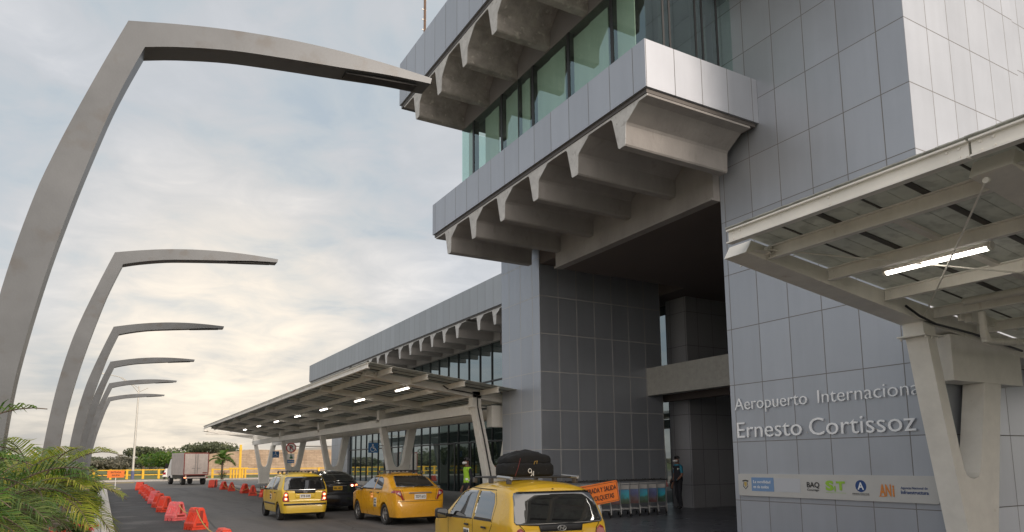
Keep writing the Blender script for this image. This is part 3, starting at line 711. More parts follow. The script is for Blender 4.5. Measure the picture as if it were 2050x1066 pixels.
cn, P, rz = canopy('walkway_canopy', 'near end of cream steel canopy with bolted beams beside the sign wall', [6.0-3.04*i for i in range(7)], [6.0, -6.2], -12.6, 6.0, 0, False, 18.0)  # roof carried deeper out of view, added to shade the tower wall
# second column further toward the camera, off to the right
P2 = P
for nm_, p, q in (('tie_rod', (7.2, 5.93, 4.42), (10.9, 3.32, 3.80)), ('tie_rod', (6.95, 3.2, 4.30), (10.75, 5.98, 3.93))):
    b = MB(); b.tube([p, q], .011, 8); b.disc(p, .03, (1, 0, 0), .03, 8); b.disc(q, .035, (0, 1, 0), .04, 8); P(b, nm_, M['steel'])
# downpipe and collector pipe, conduit
b = MB(); b.tube([(10.62, 5.35, 3.98), (10.62, -1.8, 3.98)], .055, 12); P(b, 'rain_pipe', M['pvc'], smooth=50)
b = MB(); b.tube([(10.98, 5.3, 3.86), (11.0, 5.3, 3.50), (11.03, 5.29, 3.45), (11.10, 5.27, 3.43), (13.4, 5.0, 3.50)], .055, 12)
b.tube([(11.03, 5.3, 3.52), (11.04, 5.3, 3.42)], .064, 12); b.tube([(11.62, 5.21, 3.445), (11.70, 5.2, 3.447)], .064, 12); P(b, 'rain_pipe', M['pvc'], smooth=50)
b = MB(); b.tube([(10.2, 5.95, 4.0), (10.45, 5.9, 3.86), (10.9, 5.92, 3.78), (11.4, 5.94, 3.76), (12.0, 5.94, 3.72), (13.5, 5.94, 3.55)], .018, 6); P(b, 'conduit', M['black'], smooth=60)
b = MB(); b.box(11.2, 12.9, 5.7, 5.75, 3.82, 3.98); b.box(11.3, 11.5, 5.6, 5.7, 3.80, 4.0); P(b, 'cleat_plate', M['steel'])
cf, P, rz2 = canopy('walkway_canopy', 'long row of cream V columns carrying the far canopy along the pavement', [21.2+5.13*i for i in range(9)], [21.2, 30.6, 40.9, 51.2, 61.5], 19.9, 59.0, .12, True)
b = MB(); b.tube([(9.55, 21.1, 4.28), (9.7, 21.06, 4.17), (10.6, 21.06, 4.06), (10.82, 21.1, 4.0), (10.86, 21.15, 3.62), (11.15, 21.15, 2.3), (11.5, 21.15, .6)], .022, 6); P(b, 'conduit', M['black'], smooth=60)
b = MB(); b.box(7.1, 12.5, 61.9, 62.1, 4.2, 4.3); P(b, 'end_purlin', M['steel'])
# fluorescent lights
def tube_light(loc, label):
    t = thing('tube_light', label, 'light', loc, 0, 'fluorescent lights under the canopies')
    b = MB(); b.bar((0, -.64, .05), (0, .64, .05), .11, .05); b.tube([(0, -.66, .035), (0, -.62, .035)], .055, 10); b.tube([(0, .62, .035), (0, .66, .035)], .055, 10)
    for y in (-.4, 0, .4): b.box(-.045, .045, y-.015, y+.015, .06, .10)
    b.build('housing', M['steelw'], t)
    b = MB(); b.tube([(0, -.62, .015), (0, .62, .015)], .034, 12); b.build('tube', M['lampw'], t, smooth=60)
    b = MB(); b.tube([(0, -.3, .08), (.12, -.3, .16)], .008, 5); b.tube([(0, .3, .08), (.12, .3, .16)], .008, 5); b.build('hanger', M['black'], t)
    return t
t0 = tube_light((8.80, 4.72, 4.16), 'big lit fluorescent tube under the near canopy above the sign wall corner')
ords = ['nearest', 'second nearest', 'third nearest', 'fourth nearest', 'fifth nearest', 'sixth nearest', 'seventh nearest']
for i, y in enumerate((22.2, 26.75, 31.95, 36.95, 42.1, 47.4, 52.6)):
    dup(t0, (8.58, y, 4.2), 0, f'{ords[i]} of the lit tubes under the far canopy, between its rafters')

# ================================================================== ARCHING STREET LIGHTS
def arch_pole():
    root = thing('arched_street_light', '', 'street light', (0, 0, 0), 0, 'arched steel lights along the planted island')
    outer = [(-1.36, .11), (-1.30, 1.0), (-1.23, 2.0), (-1.13, 2.95), (-1.0, 3.83), (-.82, 4.69), (-.66, 5.25), (-.5, 5.74), (-.27, 6.40), (-.05, 7.0)]
    inner = [(.14, 6.72), (-.02, 6.28), (-.155, 5.87), (-.29, 5.38), (-.42, 4.88), (-.535, 4.40), (-.645, 3.90), (-.76, 3.28), (-.86, 2.60), (-.92, 1.8), (-.96, 1.0), (-1.0, .11)]
    top = [(-.05, 7.0), (.5, 7.13), (1.1, 7.245), (1.8, 7.335), (2.5, 7.38), (3.2, 7.385), (3.86, 7.36)]
    bot = [(3.84, 7.27), (3.2, 7.225), (2.5, 7.14), (1.8, 7.06), (1.1, 6.965), (.5, 6.83), (.14, 6.72)]
    def smooth(P_, n=5):
        o = []
        for i in range(len(P_)-1):
            p0, p1, p2, p3 = P_[max(0, i-1)], P_[i], P_[i+1], P_[min(len(P_)-1, i+2)]
            for k in range(n):
                t = k/n; q = []
                for a in (0, 1): q.append(.5*(2*p1[a]+(p2[a]-p0[a])*t+(2*p0[a]-5*p1[a]+4*p2[a]-p3[a])*t*t+(-p0[a]+3*p1[a]-3*p2[a]+p3[a])*t**3))
                o.append(tuple(q))
        return o+[P_[-1]]
    O_, I_ = smooth(outer), smooth(inner[::-1]); T_, B_ = smooth(top), smooth(bot[::-1])
    # outer edge then top edge; inner edge then underside, stitched as one welded box section
    A_ = O_+T_[1:]; D_ = I_+B_[1:]
    def resamp(P_, n):
        L_ = [0]
        for a, c in zip(P_[:-1], P_[1:]): L_.append(L_[-1]+math.dist(a, c))
        o = []
        for k in range(n+1):
            s_ = L_[-1]*k/n; j = max(0, min(len(P_)-2, next((i for i, l in enumerate(L_) if l >= s_-1e-9), len(L_)-1)-1))
            u = (s_-L_[j])/max(1e-9, L_[j+1]-L_[j]); o.append((P_[j][0]+(P_[j+1][0]-P_[j][0])*u, P_[j][1]+(P_[j+1][1]-P_[j][1])*u))
        return o
    A_ = resamp(O_, 40)+resamp(T_, 30)[1:]; D_ = resamp(I_, 40)+resamp(B_, 30)[1:]
    b = MB(); n_ = len(A_); vs = []
    for y_ in (-.17, .17): vs += [(p[0], y_, p[1]) for p in A_]+[(p[0], y_, p[1]) for p in D_]
    fs = []
    for i in range(n_-1):
        fs += [(i, i+1, n_+i+1, n_+i), (2*n_+i, 3*n_+i, 3*n_+i+1, 2*n_+i+1), (i, 2*n_+i, 2*n_+i+1, i+1), (n_+i, n_+i+1, 3*n_+i+1, 3*n_+i)]
    fs += [(0, n_, 3*n_, 2*n_), (n_-1, 3*n_-1, 4*n_-1, 2*n_-1)]
    b.add(vs, fs); b.build('shaft', M['pole'], root)
    b = MB(); b.bar((2.6, 0, 7.142), (3.66, 0, 7.245), .17, .03); g = b.build('lamp_slot', M['black'], root)
    b = MB(); b.box(-1.6, -.7, -.4, .4, .10, .14)
    for x, y in ((-1.5, -.3), (-.8, -.3), (-1.5, .3), (-.8, .3)): b.disc((x, y, .15), .03, (0, 0, 1), .06, 8)
    b.build('base_plate', M['bolt'], root)
    return root
ap = arch_pole()
YP = [9.13, 19.70, 30.5, 40.95, 51.75, 62.5]
labs = ['nearest and largest arched steel light, its tip overlapping the top roof band', 'second arched steel light, rising behind the palm on the island', 'third arched steel light counted from the camera', 'fourth arched steel light counted from the camera', 'fifth arched steel light, beside the thin distant lamp', 'farthest and smallest arched steel light of the row']
ap.location = (0, YP[0], 0); ap['label'] = labs[0]
for i in range(1, 6): dup(ap, ((0, 0, .1, .08, .1, .1)[i], YP[i], 0), 0, labs[i])
# distant twin lamp
t = thing('highway_lamp', 'tall thin galvanised lamp post beyond the crossing with curved double arm', 'lamp post', (3.44, 104.8, 0))
b = MB(); b.tube([(0, 0, 0), (.05, 0, 6), (.12, 0, 12.2)], [.16, .13, .09], 8); b.build('pole', M['bolt'], t, smooth=60)
b = MB(); b.tube([(.12, 0, 11.3), (-.6, 0, 12.2), (-2.2, 0, 13.3), (-4.4, 0, 13.7)], .06, 6); b.tube([(.12, 0, 11.9), (-.5, 0, 12.3), (-2.0, 0, 13.3)], .04, 6); b.tube([(.12, 0, 11.4), (1.2, 0, 12.0)], .05, 6); b.build('arm', M['bolt'], t)
b = MB(); b.bar((-4.0, 0, 13.62), (-4.9, 0, 13.72), .3, .12); b.build('lamp_head', M['bolt'], t)
b = MB(); b.tube([(0, 0, 0), (0, 0, 1.1)], .2, 8); b.build('painted_base', ccol('base_blue', (.12, .13, .25)), t)

# ================================================================== FENCES, WALLS, FAR THINGS
def rail_fence(name, label, p, q, step, h=1.3, parent_loc=None, rails=(.55, 1.2), pw=.28, rr=.08):
    p, q = Vector(p), Vector(q); d = (q-p); n = max(1, int(d.length/step))
    t = thing(name, label, 'fence', p)
    for i in range(n+1):
        c = d*i/n; ax = d.normalized(); b = MB()
        b.bar(c+Vector((0, 0, 0)), c+Vector((0, 0, h)), pw, pw, up=ax); b.build('post', M['yel'], t)
    for z in rails:
        b = MB(); b.bar(Vector((0, 0, z)), d+Vector((0, 0, z)), .10, rr*1.6); b.build('rail', M['yel'], t)
    return t
rail_fence('yellow_railing', 'yellow post and rail fence across the far side of the junction', (-20, 108, 0), (8.6, 108, 0), 1.9)
rail_fence('yellow_railing', 'yellow post and rail fence right of the truck below the block wall', (12.6, 101, 0), (44, 101, 0), 3.4)
rail_fence('yellow_railing', 'yellow railing behind the palms on the left of the island', (-1.9, 7, 0), (-1.9, 40, 0), 2.0, 1.0, rails=(.35, .65, .95), pw=.09, rr=.045)
b = MB(); b.prism([(-.16, 0), (-.10, .25), (-.07, .82), (.07, .82), (.10, .25), (.16, 0)], 11, 33, 'y'); o = b.build('yellow_divider', M['yel'], loc=(-2.02, 0, .1), bevel=.02); tag(o, 'low yellow concrete divider running behind the palms at the left edge', 'barrier')
t = thing('yellow_balustrade', 'stout yellow balustrade block beside the tall yellow post', 'fence', (13.6, 93, 0))
for i in range(6):
    b = MB(); b.box(i*.34, i*.34+.2, 0, .3, 0, 1.25); b.build('baluster', M['yel'], t)
b = MB(); b.box(-.1, 2.1, -.05, .35, 1.251, 1.42); b.build('cap', M['yel'], t)
b = MB(); b.bar((0, 0, 0), (0, 0, 4.3), .26, .26, up=(1, 0, 0)); b.bar((0, 0, 3.6), (0, 0, 3.9), .34, .34, up=(1, 0, 0)); o = b.build('yellow_post', M['yel'], loc=(15.2, 96, 0)); tag(o, 'tall square yellow post in front of the block wall', 'post')
b = MB()
xs = [15.4+i*2.2 for i in range(24)]
top = [(x, 4.35+.06*math.sin(i*2.3)+(.0 if i > 2 else -.25*(3-i))) for i, x in enumerate(xs)]
b.prism([(15.0, 0)]+top+[(xs[-1], 0)], 130, 133, 'y'); o = b.build('block_retaining_wall', M['wallst']); tag(o, 'long tan stone block retaining wall beyond the junction', 'wall')
b = MB(); b.prism([(-7, 0), (-6.2, 6.0), (4.6, 6.6), (6.5, 0)], 0, 6, 'y'); b.box(-6.4, 4.8, -.2, 6.2, 6.62, 6.8)
o = b.build('pale_shed', mat('hazy_wall', (.36, .34, .32), .9, var=.05), loc=(51, 196, 0)); tag(o, 'pale grey hangar roof showing above the block wall', 'building')
# small mast left and traffic signs
def far_sign(x, y, label, words, w, h, zc_, yaw=0):
    t = thing('road_works_sign', label, 'sign', (x, y, 0), yaw)
    b = MB(); b.box(-w/2, w/2, -.01, .01, zc_-h/2, zc_+h/2); b.build('plate', M['orange'], t)
    for s in (-1, 1):
        b = MB(); b.bar((s*w*.0, .02, .03), (s*w*.0, .02, zc_-h/2), .05, .05, up=(1, 0, 0))
    b.build('post', M['white'], t)
    b = MB(); b.box(-.4, .4, -.05, .05, 0, .04); b.box(-.04, .04, -.3, .3, 0.041, .07); b.build('foot', M['white'], t)
    zz = zc_+h*.12
    for wd, ww in words:
        o = text('lettering', wd, w*ww, h*.24, (-w*ww/2, -.016, zz), (1, 0, 0), (0, 0, 1), M['ink'], t, .002, .01); zz -= h*.4
    return t
far_sign(.92, 62.2, 'small distant orange works sign on a white stand at the island end', [('ENTRADA', .6), ('SALIDA', .45)], 1.15, .55, 1.15)

# near orange sign beside the trolleys
t = thing('road_works_sign', 'tilted orange sign with black lettering standing between the near taxi and the trolleys', 'sign', (7.72, 10.3, 0), R(-3))
TL = Matrix.Rotation(R(-7.5), 4, 'Y')
def tilt(o): 
    for v in o.data.vertices: v.co = Matrix.Translation((0, 0, 1.2)) @ TL @ Matrix.Translation((0, 0, -1.2)) @ v.co
    return o
b = MB(); b.prism(rrect(-.41, .41, .99, 1.36, .03), -.012, .012, 'y'); tilt(b.build('plate', M['orange'], t))
b = MB()
for x0, x1, z0, z1 in ((-.39, .39, 1.337, 1.343), (-.39, .39, 1.007, 1.013), (-.393, -.387, 1.01, 1.34), (.387, .393, 1.01, 1.34)): b.box(x0, x1, -.0155, -.013, z0, z1)
tilt(b.build('border', M['ink'], t))
tilt(text('lettering', 'ENTRADA Y SALIDA', .74, .088, (-.37, -.017, 1.205), (1, 0, 0), (0, 0, 1), M['ink'], t, .002, .01))
tilt(text('lettering', 'DE VOLQUETAS', .60, .088, (-.30, -.017, 1.065), (1, 0, 0), (0, 0, 1), M['ink'], t, .002, .01))
b = MB(); b.bar((-.02, .02, 1.0), (.14, .02, .05), .045, .045, up=(0, 1, 0)); b.build('post', M['white'], t)
b = MB(); b.box(-.2, .48, -.03, .07, .0, .04); b.box(.1, .18, -.3, .34, .041, .07); b.build('foot', M['white'], t)

# no parking sign
def circ(cx_, cz_, r, n=28): return [(cx_+r*math.cos(2*math.pi*i/n), cz_+r*math.sin(2*math.pi*i/n)) for i in range(n)]
t = thing('no_parking_sign', 'round red ringed no parking sign with small plates on a post behind the lemon taxi', 'sign', (9.55, 42.6, .15), R(-12))
b = MB(); b.tube([(0, .03, 0), (0, .03, 2.9)], .035, 8); b.build('post', M['bolt'], t)
b = MB(); b.prism(circ(0, 2.57, .29), -.01, .01, 'y'); b.build('disc', M['red'], t)
b = MB(); b.prism(circ(0, 2.57, .235), -.014, -.0105, 'y'); b.build('face', M['white'], t)
text('lettering', 'P', .17, .30, (-.085, -.016, 2.42), (1, 0, 0), (0, 0, 1), M['ink'], t, .003, .03)
b = MB(); b.bar((-.17, -.024, 2.74), (.17, -.024, 2.40), .01, .05, up=(1, 0, 1)); b.build('slash', M['red'], t)
b = MB(); b.prism(rrect(-.2, .2, 1.9, 2.22, .02), -.012, .01, 'y'); b.build('plate', M['white'], t)
b = MB(); b.prism([(-.06, 1.93), (.12, 1.93), (.10, 2.05), (.04, 2.05), (.03, 2.18), (-.03, 2.18), (-.03, 2.03), (-.08, 2.0)], -.018, -.0125, 'y'); b.build('symbol', ccol('sign_green', (.01, .12, .06)), t)
b = MB(); b.prism(rrect(-.2, .2, 1.68, 1.87, .02), -.012, .01, 'y'); b.build('plate', M['blue'], t)
b = MB(); b.box(-.16, .16, -.016, -.0125, 1.76, 1.79); b.build('stripe', M['white'], t)
def wheelchair(loc, label):
    t = thing('accessible_parking_sign', label, 'sign', loc, R(-10), 'blue wheelchair signs on the V columns')
    b = MB(); b.prism(rrect(-.22, .22, -.22, .22, .02), -.008, .008, 'y'); b.build('plate', M['blue'], t)
    b = MB(); b.disc((-.02, -.012, .13), .035, (0, 1, 0), .006, 12)
    b.bar((-.02, -.012, .09), (0, -.012, -.03), .006, .035, up=(1, 0, 0)); b.bar((0, -.012, -.03), (.09, -.012, -.03), .006, .03); b.bar((.09, -.012, -.03), (.14, -.012, -.14), .006, .03, up=(1, 0, 0)); b.bar((-.01, -.012, .04), (.07, -.012, .03), .006, .025)
    pts = [(-.02+.105*math.cos(R(a)), -.012, -.06+.105*math.sin(R(a))) for a in range(110, 390, 20)]
    b.tube(pts, .012, 5); b.build('wheelchair_symbol', M['white'], t)
    b = MB(); b.bar((-.0, .03, .1), (.5, .2, .1), .03, .03); b.build('bracket', M['bolt'], t)
    return t
wheelchair((10.42, 30.5, 2.45), 'blue wheelchair sign on the V column behind the amber taxi')
wheelchair((10.40, 51.0, 2.44), 'distant blue wheelchair sign just left of the round no parking sign')
# ================================================================== VEGETATION
def frond(mb, base, az, el, length, nleaf, leaf, droop, rnd, mi=0, lw=.022):
    """pinnate frond: arching midrib with narrow drooping leaflets both sides"""
    p = Vector(base); d = Vector((math.cos(az)*math.cos(el), math.sin(az)*math.cos(el), math.sin(el)))
    n = 14; pts = [p.copy()]; dirs = [d.copy()]
    for i in range(n):
        d = (d+Vector((0, 0, -droop/n*(.5+i/n*1.4)))).normalized(); p = p+d*length/n; pts.append(p.copy()); dirs.append(d.copy())
    mb.tube(pts, [.012*(1-i/(n+1))+.003 for i in range(n+1)], 4, 1)
    for k in range(nleaf):
        t = .14+.86*k/nleaf; f = t*n; i = min(int(f), n-1); q = pts[i].lerp(pts[i+1], f-i); dd = dirs[i]
        sd_ = dd.cross(Vector((0, 0, 1))).normalized()
        up = sd_.cross(dd)
        ll = leaf*(math.sin(math.pi*min(1, .12+t*.93))**.6)*(.85+.3*rnd.random())
        for s in (-1, 1):
            a = .62+.15*rnd.random()
            o = (sd_*s*math.sin(a*1.35)+dd*math.cos(a*1.1)+up*(.25+.2*rnd.random())).normalized()
            w = dd.cross(o).normalized().cross(o).normalized()*lw*(.8+.4*rnd.random())
            m1 = q+o*ll*.5+Vector((0, 0, -.04*ll)); e = q+o*ll*.97+Vector((0, 0, -(.25+.35*rnd.random())*ll))
            mb.add([q-w*.3, q+w*.3, m1+w*.5, m1-w*.5, e], [(0, 1, 2, 3), (3, 2, 4)], mi)
def palm(name, label, loc, nf, fl, ch, seed, m, group=None, leaf=.42, trunk=.05, elr=(15, 80), mats=None, nleaf=34, lw=.022, cat='palm', stems=1, spread=.0):
    rnd = random.Random(seed)
    t = thing(name, label, cat, loc, 0, group)
    b = MB()
    for s in range(stems):
        a = rnd.random()*6.28; r = spread*rnd.random(); h = ch*(.8+.3*rnd.random()) if stems > 1 else ch
        b.tube([(r*.4*math.cos(a), r*.4*math.sin(a), 0), (r*math.cos(a), r*math.sin(a), h)], [trunk*1.15, trunk*.8], 7)
        c = MB()
        for k in range(nf//stems):
            az = 2*math.pi*(k*.618+rnd.random()*.1); el = R(elr[0]+(elr[1]-elr[0])*((k+.5)/(nf//stems)))
            frond(c, (r*math.cos(a), r*math.sin(a), h), az, el, fl*(.8+.35*rnd.random()), nleaf, leaf, 1.0+.5*rnd.random(), rnd, 0 if rnd.random() > .22 or not mats else 2, lw)
        mm = [m, M['bark']]+([mats] if mats else [])
        c.build('crown', mm, t)
    b.build('trunk', M['bark'], t, smooth=60)
    return t
palm('pygmy_palm', 'large green feathery palm in the near left corner', (-1.28, 6.5, .1), 22, 1.15, 1.28, 3, M['palmC'], leaf=.40, nleaf=34, mats=M['palmB'], lw=.017, elr=(-5, 70))
palm('pygmy_palm', 'dark green palm half behind the near left palm, in front of the nearest steel light', (-1.0, 8.0, .1), 20, 1.1, 1.18, 4, M['palmA'], leaf=.38, nleaf=32, mats=M['palmC'], lw=.017, elr=(-5, 65))
palm('areca_palm', 'bright yellow green palm on the island in front of the second steel light', (-.70, 10.6, .1), 24, 1.12, 1.3, 5, M['palmB'], leaf=.38, nleaf=34, mats=M['palmC'], elr=(0, 66), lw=.018)
palm('pygmy_palm', 'green palm low beside the island kerb with fronds over the pale edging', (-1.1, 9.3, .1), 18, 1.0, 1.0, 6, M['palmA'], leaf=.32, nleaf=42, elr=(5, 70), mats=M['palmB'], lw=.009)
for i, y in enumerate((13.5, 17.5, 23, 29, 36)):
    palm('areca_palm', ('yellow green palm just behind the bright palm on the island', 'dark leaved palm beside the foot of the second steel light', 'small palm between the second and third steel lights', 'small palm near the foot of the third steel light', 'small palm between the third and fourth steel lights')[i],
         (-.85-.1*(i % 2), y, .1), 14, .95, .8, 20+i, M['palmA'] if i % 2 else M['palmC'], leaf=.30, nleaf=24)
palm('coconut_palm', 'small bright green palm standing alone between the truck and the yellow post', (12.0, 88, .1), 12, 1.7, 2.2, 31, M['palmC'], leaf=.75, trunk=.12, elr=(0, 75), nleaf=24, lw=.09)
def leaves(mb, c, rad, n, size, rnd, mi=0, flat=1.0):
    for _ in range(n):
        while True:
            v = Vector((rnd.uniform(-1, 1), rnd.uniform(-1, 1), rnd.uniform(-1, 1)))
            if v.length < 1: break
        v = v*(.55+.45*rnd.random()) if v.length < .6 else v
        p = Vector(c)+Vector((v.x*rad[0], v.y*rad[1], v.z*rad[2]*flat))
        a = Vector((rnd.uniform(-1, 1), rnd.uniform(-1, 1), rnd.uniform(-.6, 1))).normalized(); b_ = a.cross(Vector((rnd.uniform(-1, 1), rnd.uniform(-1, 1), rnd.uniform(-1, 1)))).normalized()
        s = size*(.6+.8*rnd.random())
        mb.add([p-a*s, p+b_*s*.45, p+a*s, p-b_*s*.45], [(0, 1, 2, 3)], mi)
def bush(label, loc, r, h, seed, flowers=False, nm='shrub', m=None, n=900):
    rnd = random.Random(seed); t = thing(nm, label, 'shrub', loc)
    b = MB()
    for k in range(9):
        a = rnd.random()*6.28; q = r*.55*rnd.random()
        leaves(b, (q*math.cos(a), q*math.sin(a), h*(.35+.4*rnd.random())), (r*.5, r*.5, h*.32), n//9, .05, rnd)
    b.build('foliage', m or M['shrub'], t)
    b = MB()
    for k in range(7):
        a = k*.9; b.tube([(0, 0, 0), (.3*r*math.cos(a), .3*r*math.sin(a), h*.35), (.6*r*math.cos(a), .6*r*math.sin(a), h*.7)], [.014, .01, .005], 5)
    b.build('stem', M['bark'], t)
    if flowers:
        for k in range(24):
            b = MB(); a = rnd.random()*6.28; q = r*.85*math.sqrt(rnd.random()); c = (q*math.cos(a), q*math.sin(a), h*(.75+.2*rnd.random())-q*.2)
            leaves(b, c, (.07, .07, .04), 20, .018, rnd); b.build('flower', M['petal'], t)
    return t
bush('low shrub with red flowers at the near end of the island bed', (-.32, 11.6, .1), .42, .75, 41, True)
bush('second flowering shrub with red blooms, further along the island bed', (-.40, 15.3, .1), .42, .7, 42, True)
for i, (x, y) in enumerate(((-.30, 19.3), (-.32, 22.6), (-.28, 27), (-.3, 33), (-.3, 41), (-.3, 51))):
    bush(('dense green shrub beside the kerb near the second steel light', 'green shrub beside the kerb, first past the second steel light', 'green shrub beside the kerb before the third steel light', 'green shrub beside the kerb after the third steel light', 'green shrub beside the kerb at the fourth steel light', 'farthest green shrub of the island bed')[i], (x, y, .1), .40, .75, 50+i, False, n=700)
bush('reddish green plant at the foot of the small bright palm', (12.0, 87, .1), .9, 1.1, 71, True, n=500)
def tree(label, loc, h, r, seed, m, th, flat=.6, n=2600, ls=.28, group='trees beyond the junction'):
    rnd = random.Random(seed); t = thing('tree', label, 'tree', loc, 0, group)
    tr = MB(); tr.tube([(0, 0, 0), (.1*r, 0, th*.6), (0, .1*r, th)], [.05*h, .04*h, .03*h], 7)
    cr = MB(); k = 11
    for i in range(k):
        a = i*2.4; q = r*.72*math.sqrt((i+.5)/k); z = th+(h-th)*(.35+.42*rnd.random())*(1-.35*(q/r))
        c = (q*math.cos(a), q*math.sin(a), z)
        tr.tube([(0, 0, th*.8), (c[0]*.5, c[1]*.5, (th+z)*.5), c], [.02*h, .013*h, .005*h], 5)
        rr = r*(.28+.2*rnd.random())
        leaves(cr, c, (rr, rr, (h-th)*.26), n//k, ls, rnd, flat=1)
    leaves(cr, (0, 0, th+(h-th)*.5), (r, r, (h-th)*.48), n//4, ls, rnd)
    tr.build('trunk', M['bark'], t, smooth=60); cr.build('crown', m, t)
    return t
def az2x(px, D):  # world direction of a picture column -> x for a given y
    d = r2*((px-CPX)/FPX)+f_; return D*d.x/d.y
spec = [(12, 160, 4.6, 5), (60, 150, 4.4, 4), (105, 165, 5.2, 5), (150, 158, 4.8, 5), (195, 170, 5.2, 5), (228, 150, 4.2, 4), (262, 175, 4.8, 5), (297, 165, 6.6, 3.6), (338, 185, 7.2, 5), (352, 150, 5.4, 6.0), (392, 180, 7.4, 6), (430, 175, 8.2, 6.4), (460, 190, 7.6, 5), (505, 240, 7.5, 6), (-60, 120, 5, 6), (-130, 110, 5.5, 6), (-210, 95, 6, 6), (-300, 80, 6, 6)]
words = ['left edge tree low behind the palms', 'second tree from the left edge behind the palms', 'third tree from the left behind the palms', 'tree behind the bright palm on the left', 'tree behind the arched light row', 'low round tree behind the row of arched lights', 'low tree left of the distant lamp post', 'flat topped tree right of the distant lamp post', 'dark tree behind the light green bush', 'broad light green tree left of the truck', 'dark tree just behind the truck roof', 'spreading tree over the start of the block wall', 'tree behind the top of the block wall', 'tree far behind the block wall', 'tree outside the left edge reflected in the glass', 'broad tree seen only in the glass reflection', 'tall tree seen in the glass reflection', 'dark tree seen in the glass reflection']
for i, (px, y, h, r) in enumerate(spec):
    tree(words[i], (az2x(px, y), y, 0), h*(.72 if px < 240 and px > -20 else .88), r, 100+i, M['treeB'] if i in (1, 5, 6, 8) else (M['palmC'] if i == 9 else M['treeA']), h*.25 if i not in (7, 11) else h*.55, n=2200, ls=.30)
# far wood along the horizon
rnd = random.Random(5); b = MB()
for i in range(150):
    x = -260+i*4.4+rnd.uniform(-2, 2); y = 300+rnd.uniform(-20, 30); h = rnd.uniform(2.6, 4.6)
    leaves(b, (x, y, h*.5), (4.2, 3, h*.55), 90, .75, rnd)
o = b.build('far_wood', M['treeB']); tag(o, 'far hazy line of trees along the horizon', 'wood', None, 'stuff')

# ================================================================== ROAD BARRIERS
def barrier():
    t = thing('road_barrier', '', 'barrier', (0, 0, 0), 0, 'plastic barriers lining the lane')
    prof = [(-.25, .07), (-.25, .18), (-.225, .22), (-.12, .51), (-.11, .56), (-.085, .60), (.085, .60), (.11, .56), (.12, .51), (.225, .22), (.25, .18), (.25, .07)]
    b = MB(); b.prism(prof, -.44, .44, 'y')
    o = b.build('shell', M['barr'], t, bevel=.014)
    b = MB()
    for y in (-.30, 0, .30): b.box(-.27, .27, y-.09, y+.09, 0, .0695)
    b.build('foot', M['barr'], t)
    for s in (-1, 1):
        b = MB()
        b.prism([(-.045, .24), (-.045, .55), (.045, .55), (.045, .24)], s*.441, s*.452, 'y')
        b.prism([(-.16, .13), (-.16, .19), (.16, .19), (.16, .13)], s*.441, s*.449, 'y'); b.build('end_slot', ccol('barrier_shade', (.28, .03, .02)), t)
    for s in (-1, 1):
        b = MB()
        for y in (-.28, -.14, 0, .14, .28):
            b.bar((s*.218, y, .25), (s*.128, y, .50), .022, .03, up=(s, 0, .3))
        b.build('side_rib', M['barr'], t)
    b = MB(); b.prism([(-.10, .595), (-.07, .635), (.07, .635), (.10, .595)], -.40, -.08, 'y'); b.prism([(-.10, .595), (-.07, .635), (.07, .635), (.10, .595)], .08, .40, 'y'); b.build('top_lug', M['barr'], t, bevel=.015)
    return t
b0 = barrier(); b0.scale = (.88, .56, .93)
BL = [(2.02, 14.2, 4), (2.34, 21.6, 24), (2.14, 25.5, 34), (2.16, 30.4, 22), (2.18, 33.9, 17), (2.22, 37.4, 27), (2.24, 40.4, 14), (2.30, 43.6, 22), (2.34, 47.0, 16), (2.36, 50.6, 25), (2.45, 58.5, 60)]
lw = ['nearest orange barrier, cut by the bottom edge of the photo', 'big orange barrier at the near end of the rope', 'faded pink barrier, second in the line along the lane', 'third barrier of the left line, behind the faded pink one', 'fourth barrier of the left line along the lane', 'fifth barrier of the left line along the lane', 'sixth barrier of the left line along the lane', 'seventh barrier of the left line along the lane', 'eighth barrier of the left line along the lane', 'ninth barrier of the left line, next to last', 'last barrier of the left line, turned across the lane']
BR = [(7.6, 60.6, 60), (7.9, 62.0, 80), (7.66, 55.0, 10), (7.68, 51.5, -10), (7.78, 47.0, 8), (7.55, 42.9, -10), (7.75, 40.6, 5)]
rw = ['farthest barrier of the right line, turned sideways', 'barrier turned sideways beside the farthest one on the right', 'third barrier of the right line from its far end', 'fourth barrier of the right line, left of the gap', 'barrier right of the gap in the right line', 'next to nearest barrier of the right line', 'barrier beside the front corner of the lemon taxi']
first = True
for (x, y, a), lb_ in zip(BL+BR, lw+rw):
    if first: o = b0; o.location = (x, y, 0); o.rotation_euler = (0, 0, R(a)); o['label'] = lb_; first = False
    else: o = dup(b0, (x, y, 0), R(a), lb_)
    if 'pink' in lb_[:12] or (x, y) == (2.22, 37.4):
        for c in kids(o):
            if c.name.startswith(('shell', 'side_rib', 'top_lug', 'foot')):
                c.data = c.data.copy(); c.data.materials[0] = M['barr2']
def rope(pts, label, sag=.25):
    P_ = []
    for a, c in zip(pts[:-1], pts[1:]):
        a, c = Vector(a), Vector(c)
        for i in range(8): u = i/8; q = a.lerp(c, u); q.z = max(.03, q.z-sag*4*u*(1-u)); P_.append(q)
    P_.append(Vector(pts[-1])); b = MB(); b.tube(P_, .014, 5); o = b.build('rope', M['cord']); tag(o, label, 'rope'); return o
rope([(2.02, 14.6, .45), (2.32, 21.6, .55), (2.2, 25.2, .5)], 'yellow rope sagging between the nearest orange barriers', .18)
rope([(7.75, 40.3, .4), (7.6, 44, .5), (7.6, 51, .4), (7.6, 55, .5)], 'yellow rope hanging along the right line of barriers', .3)

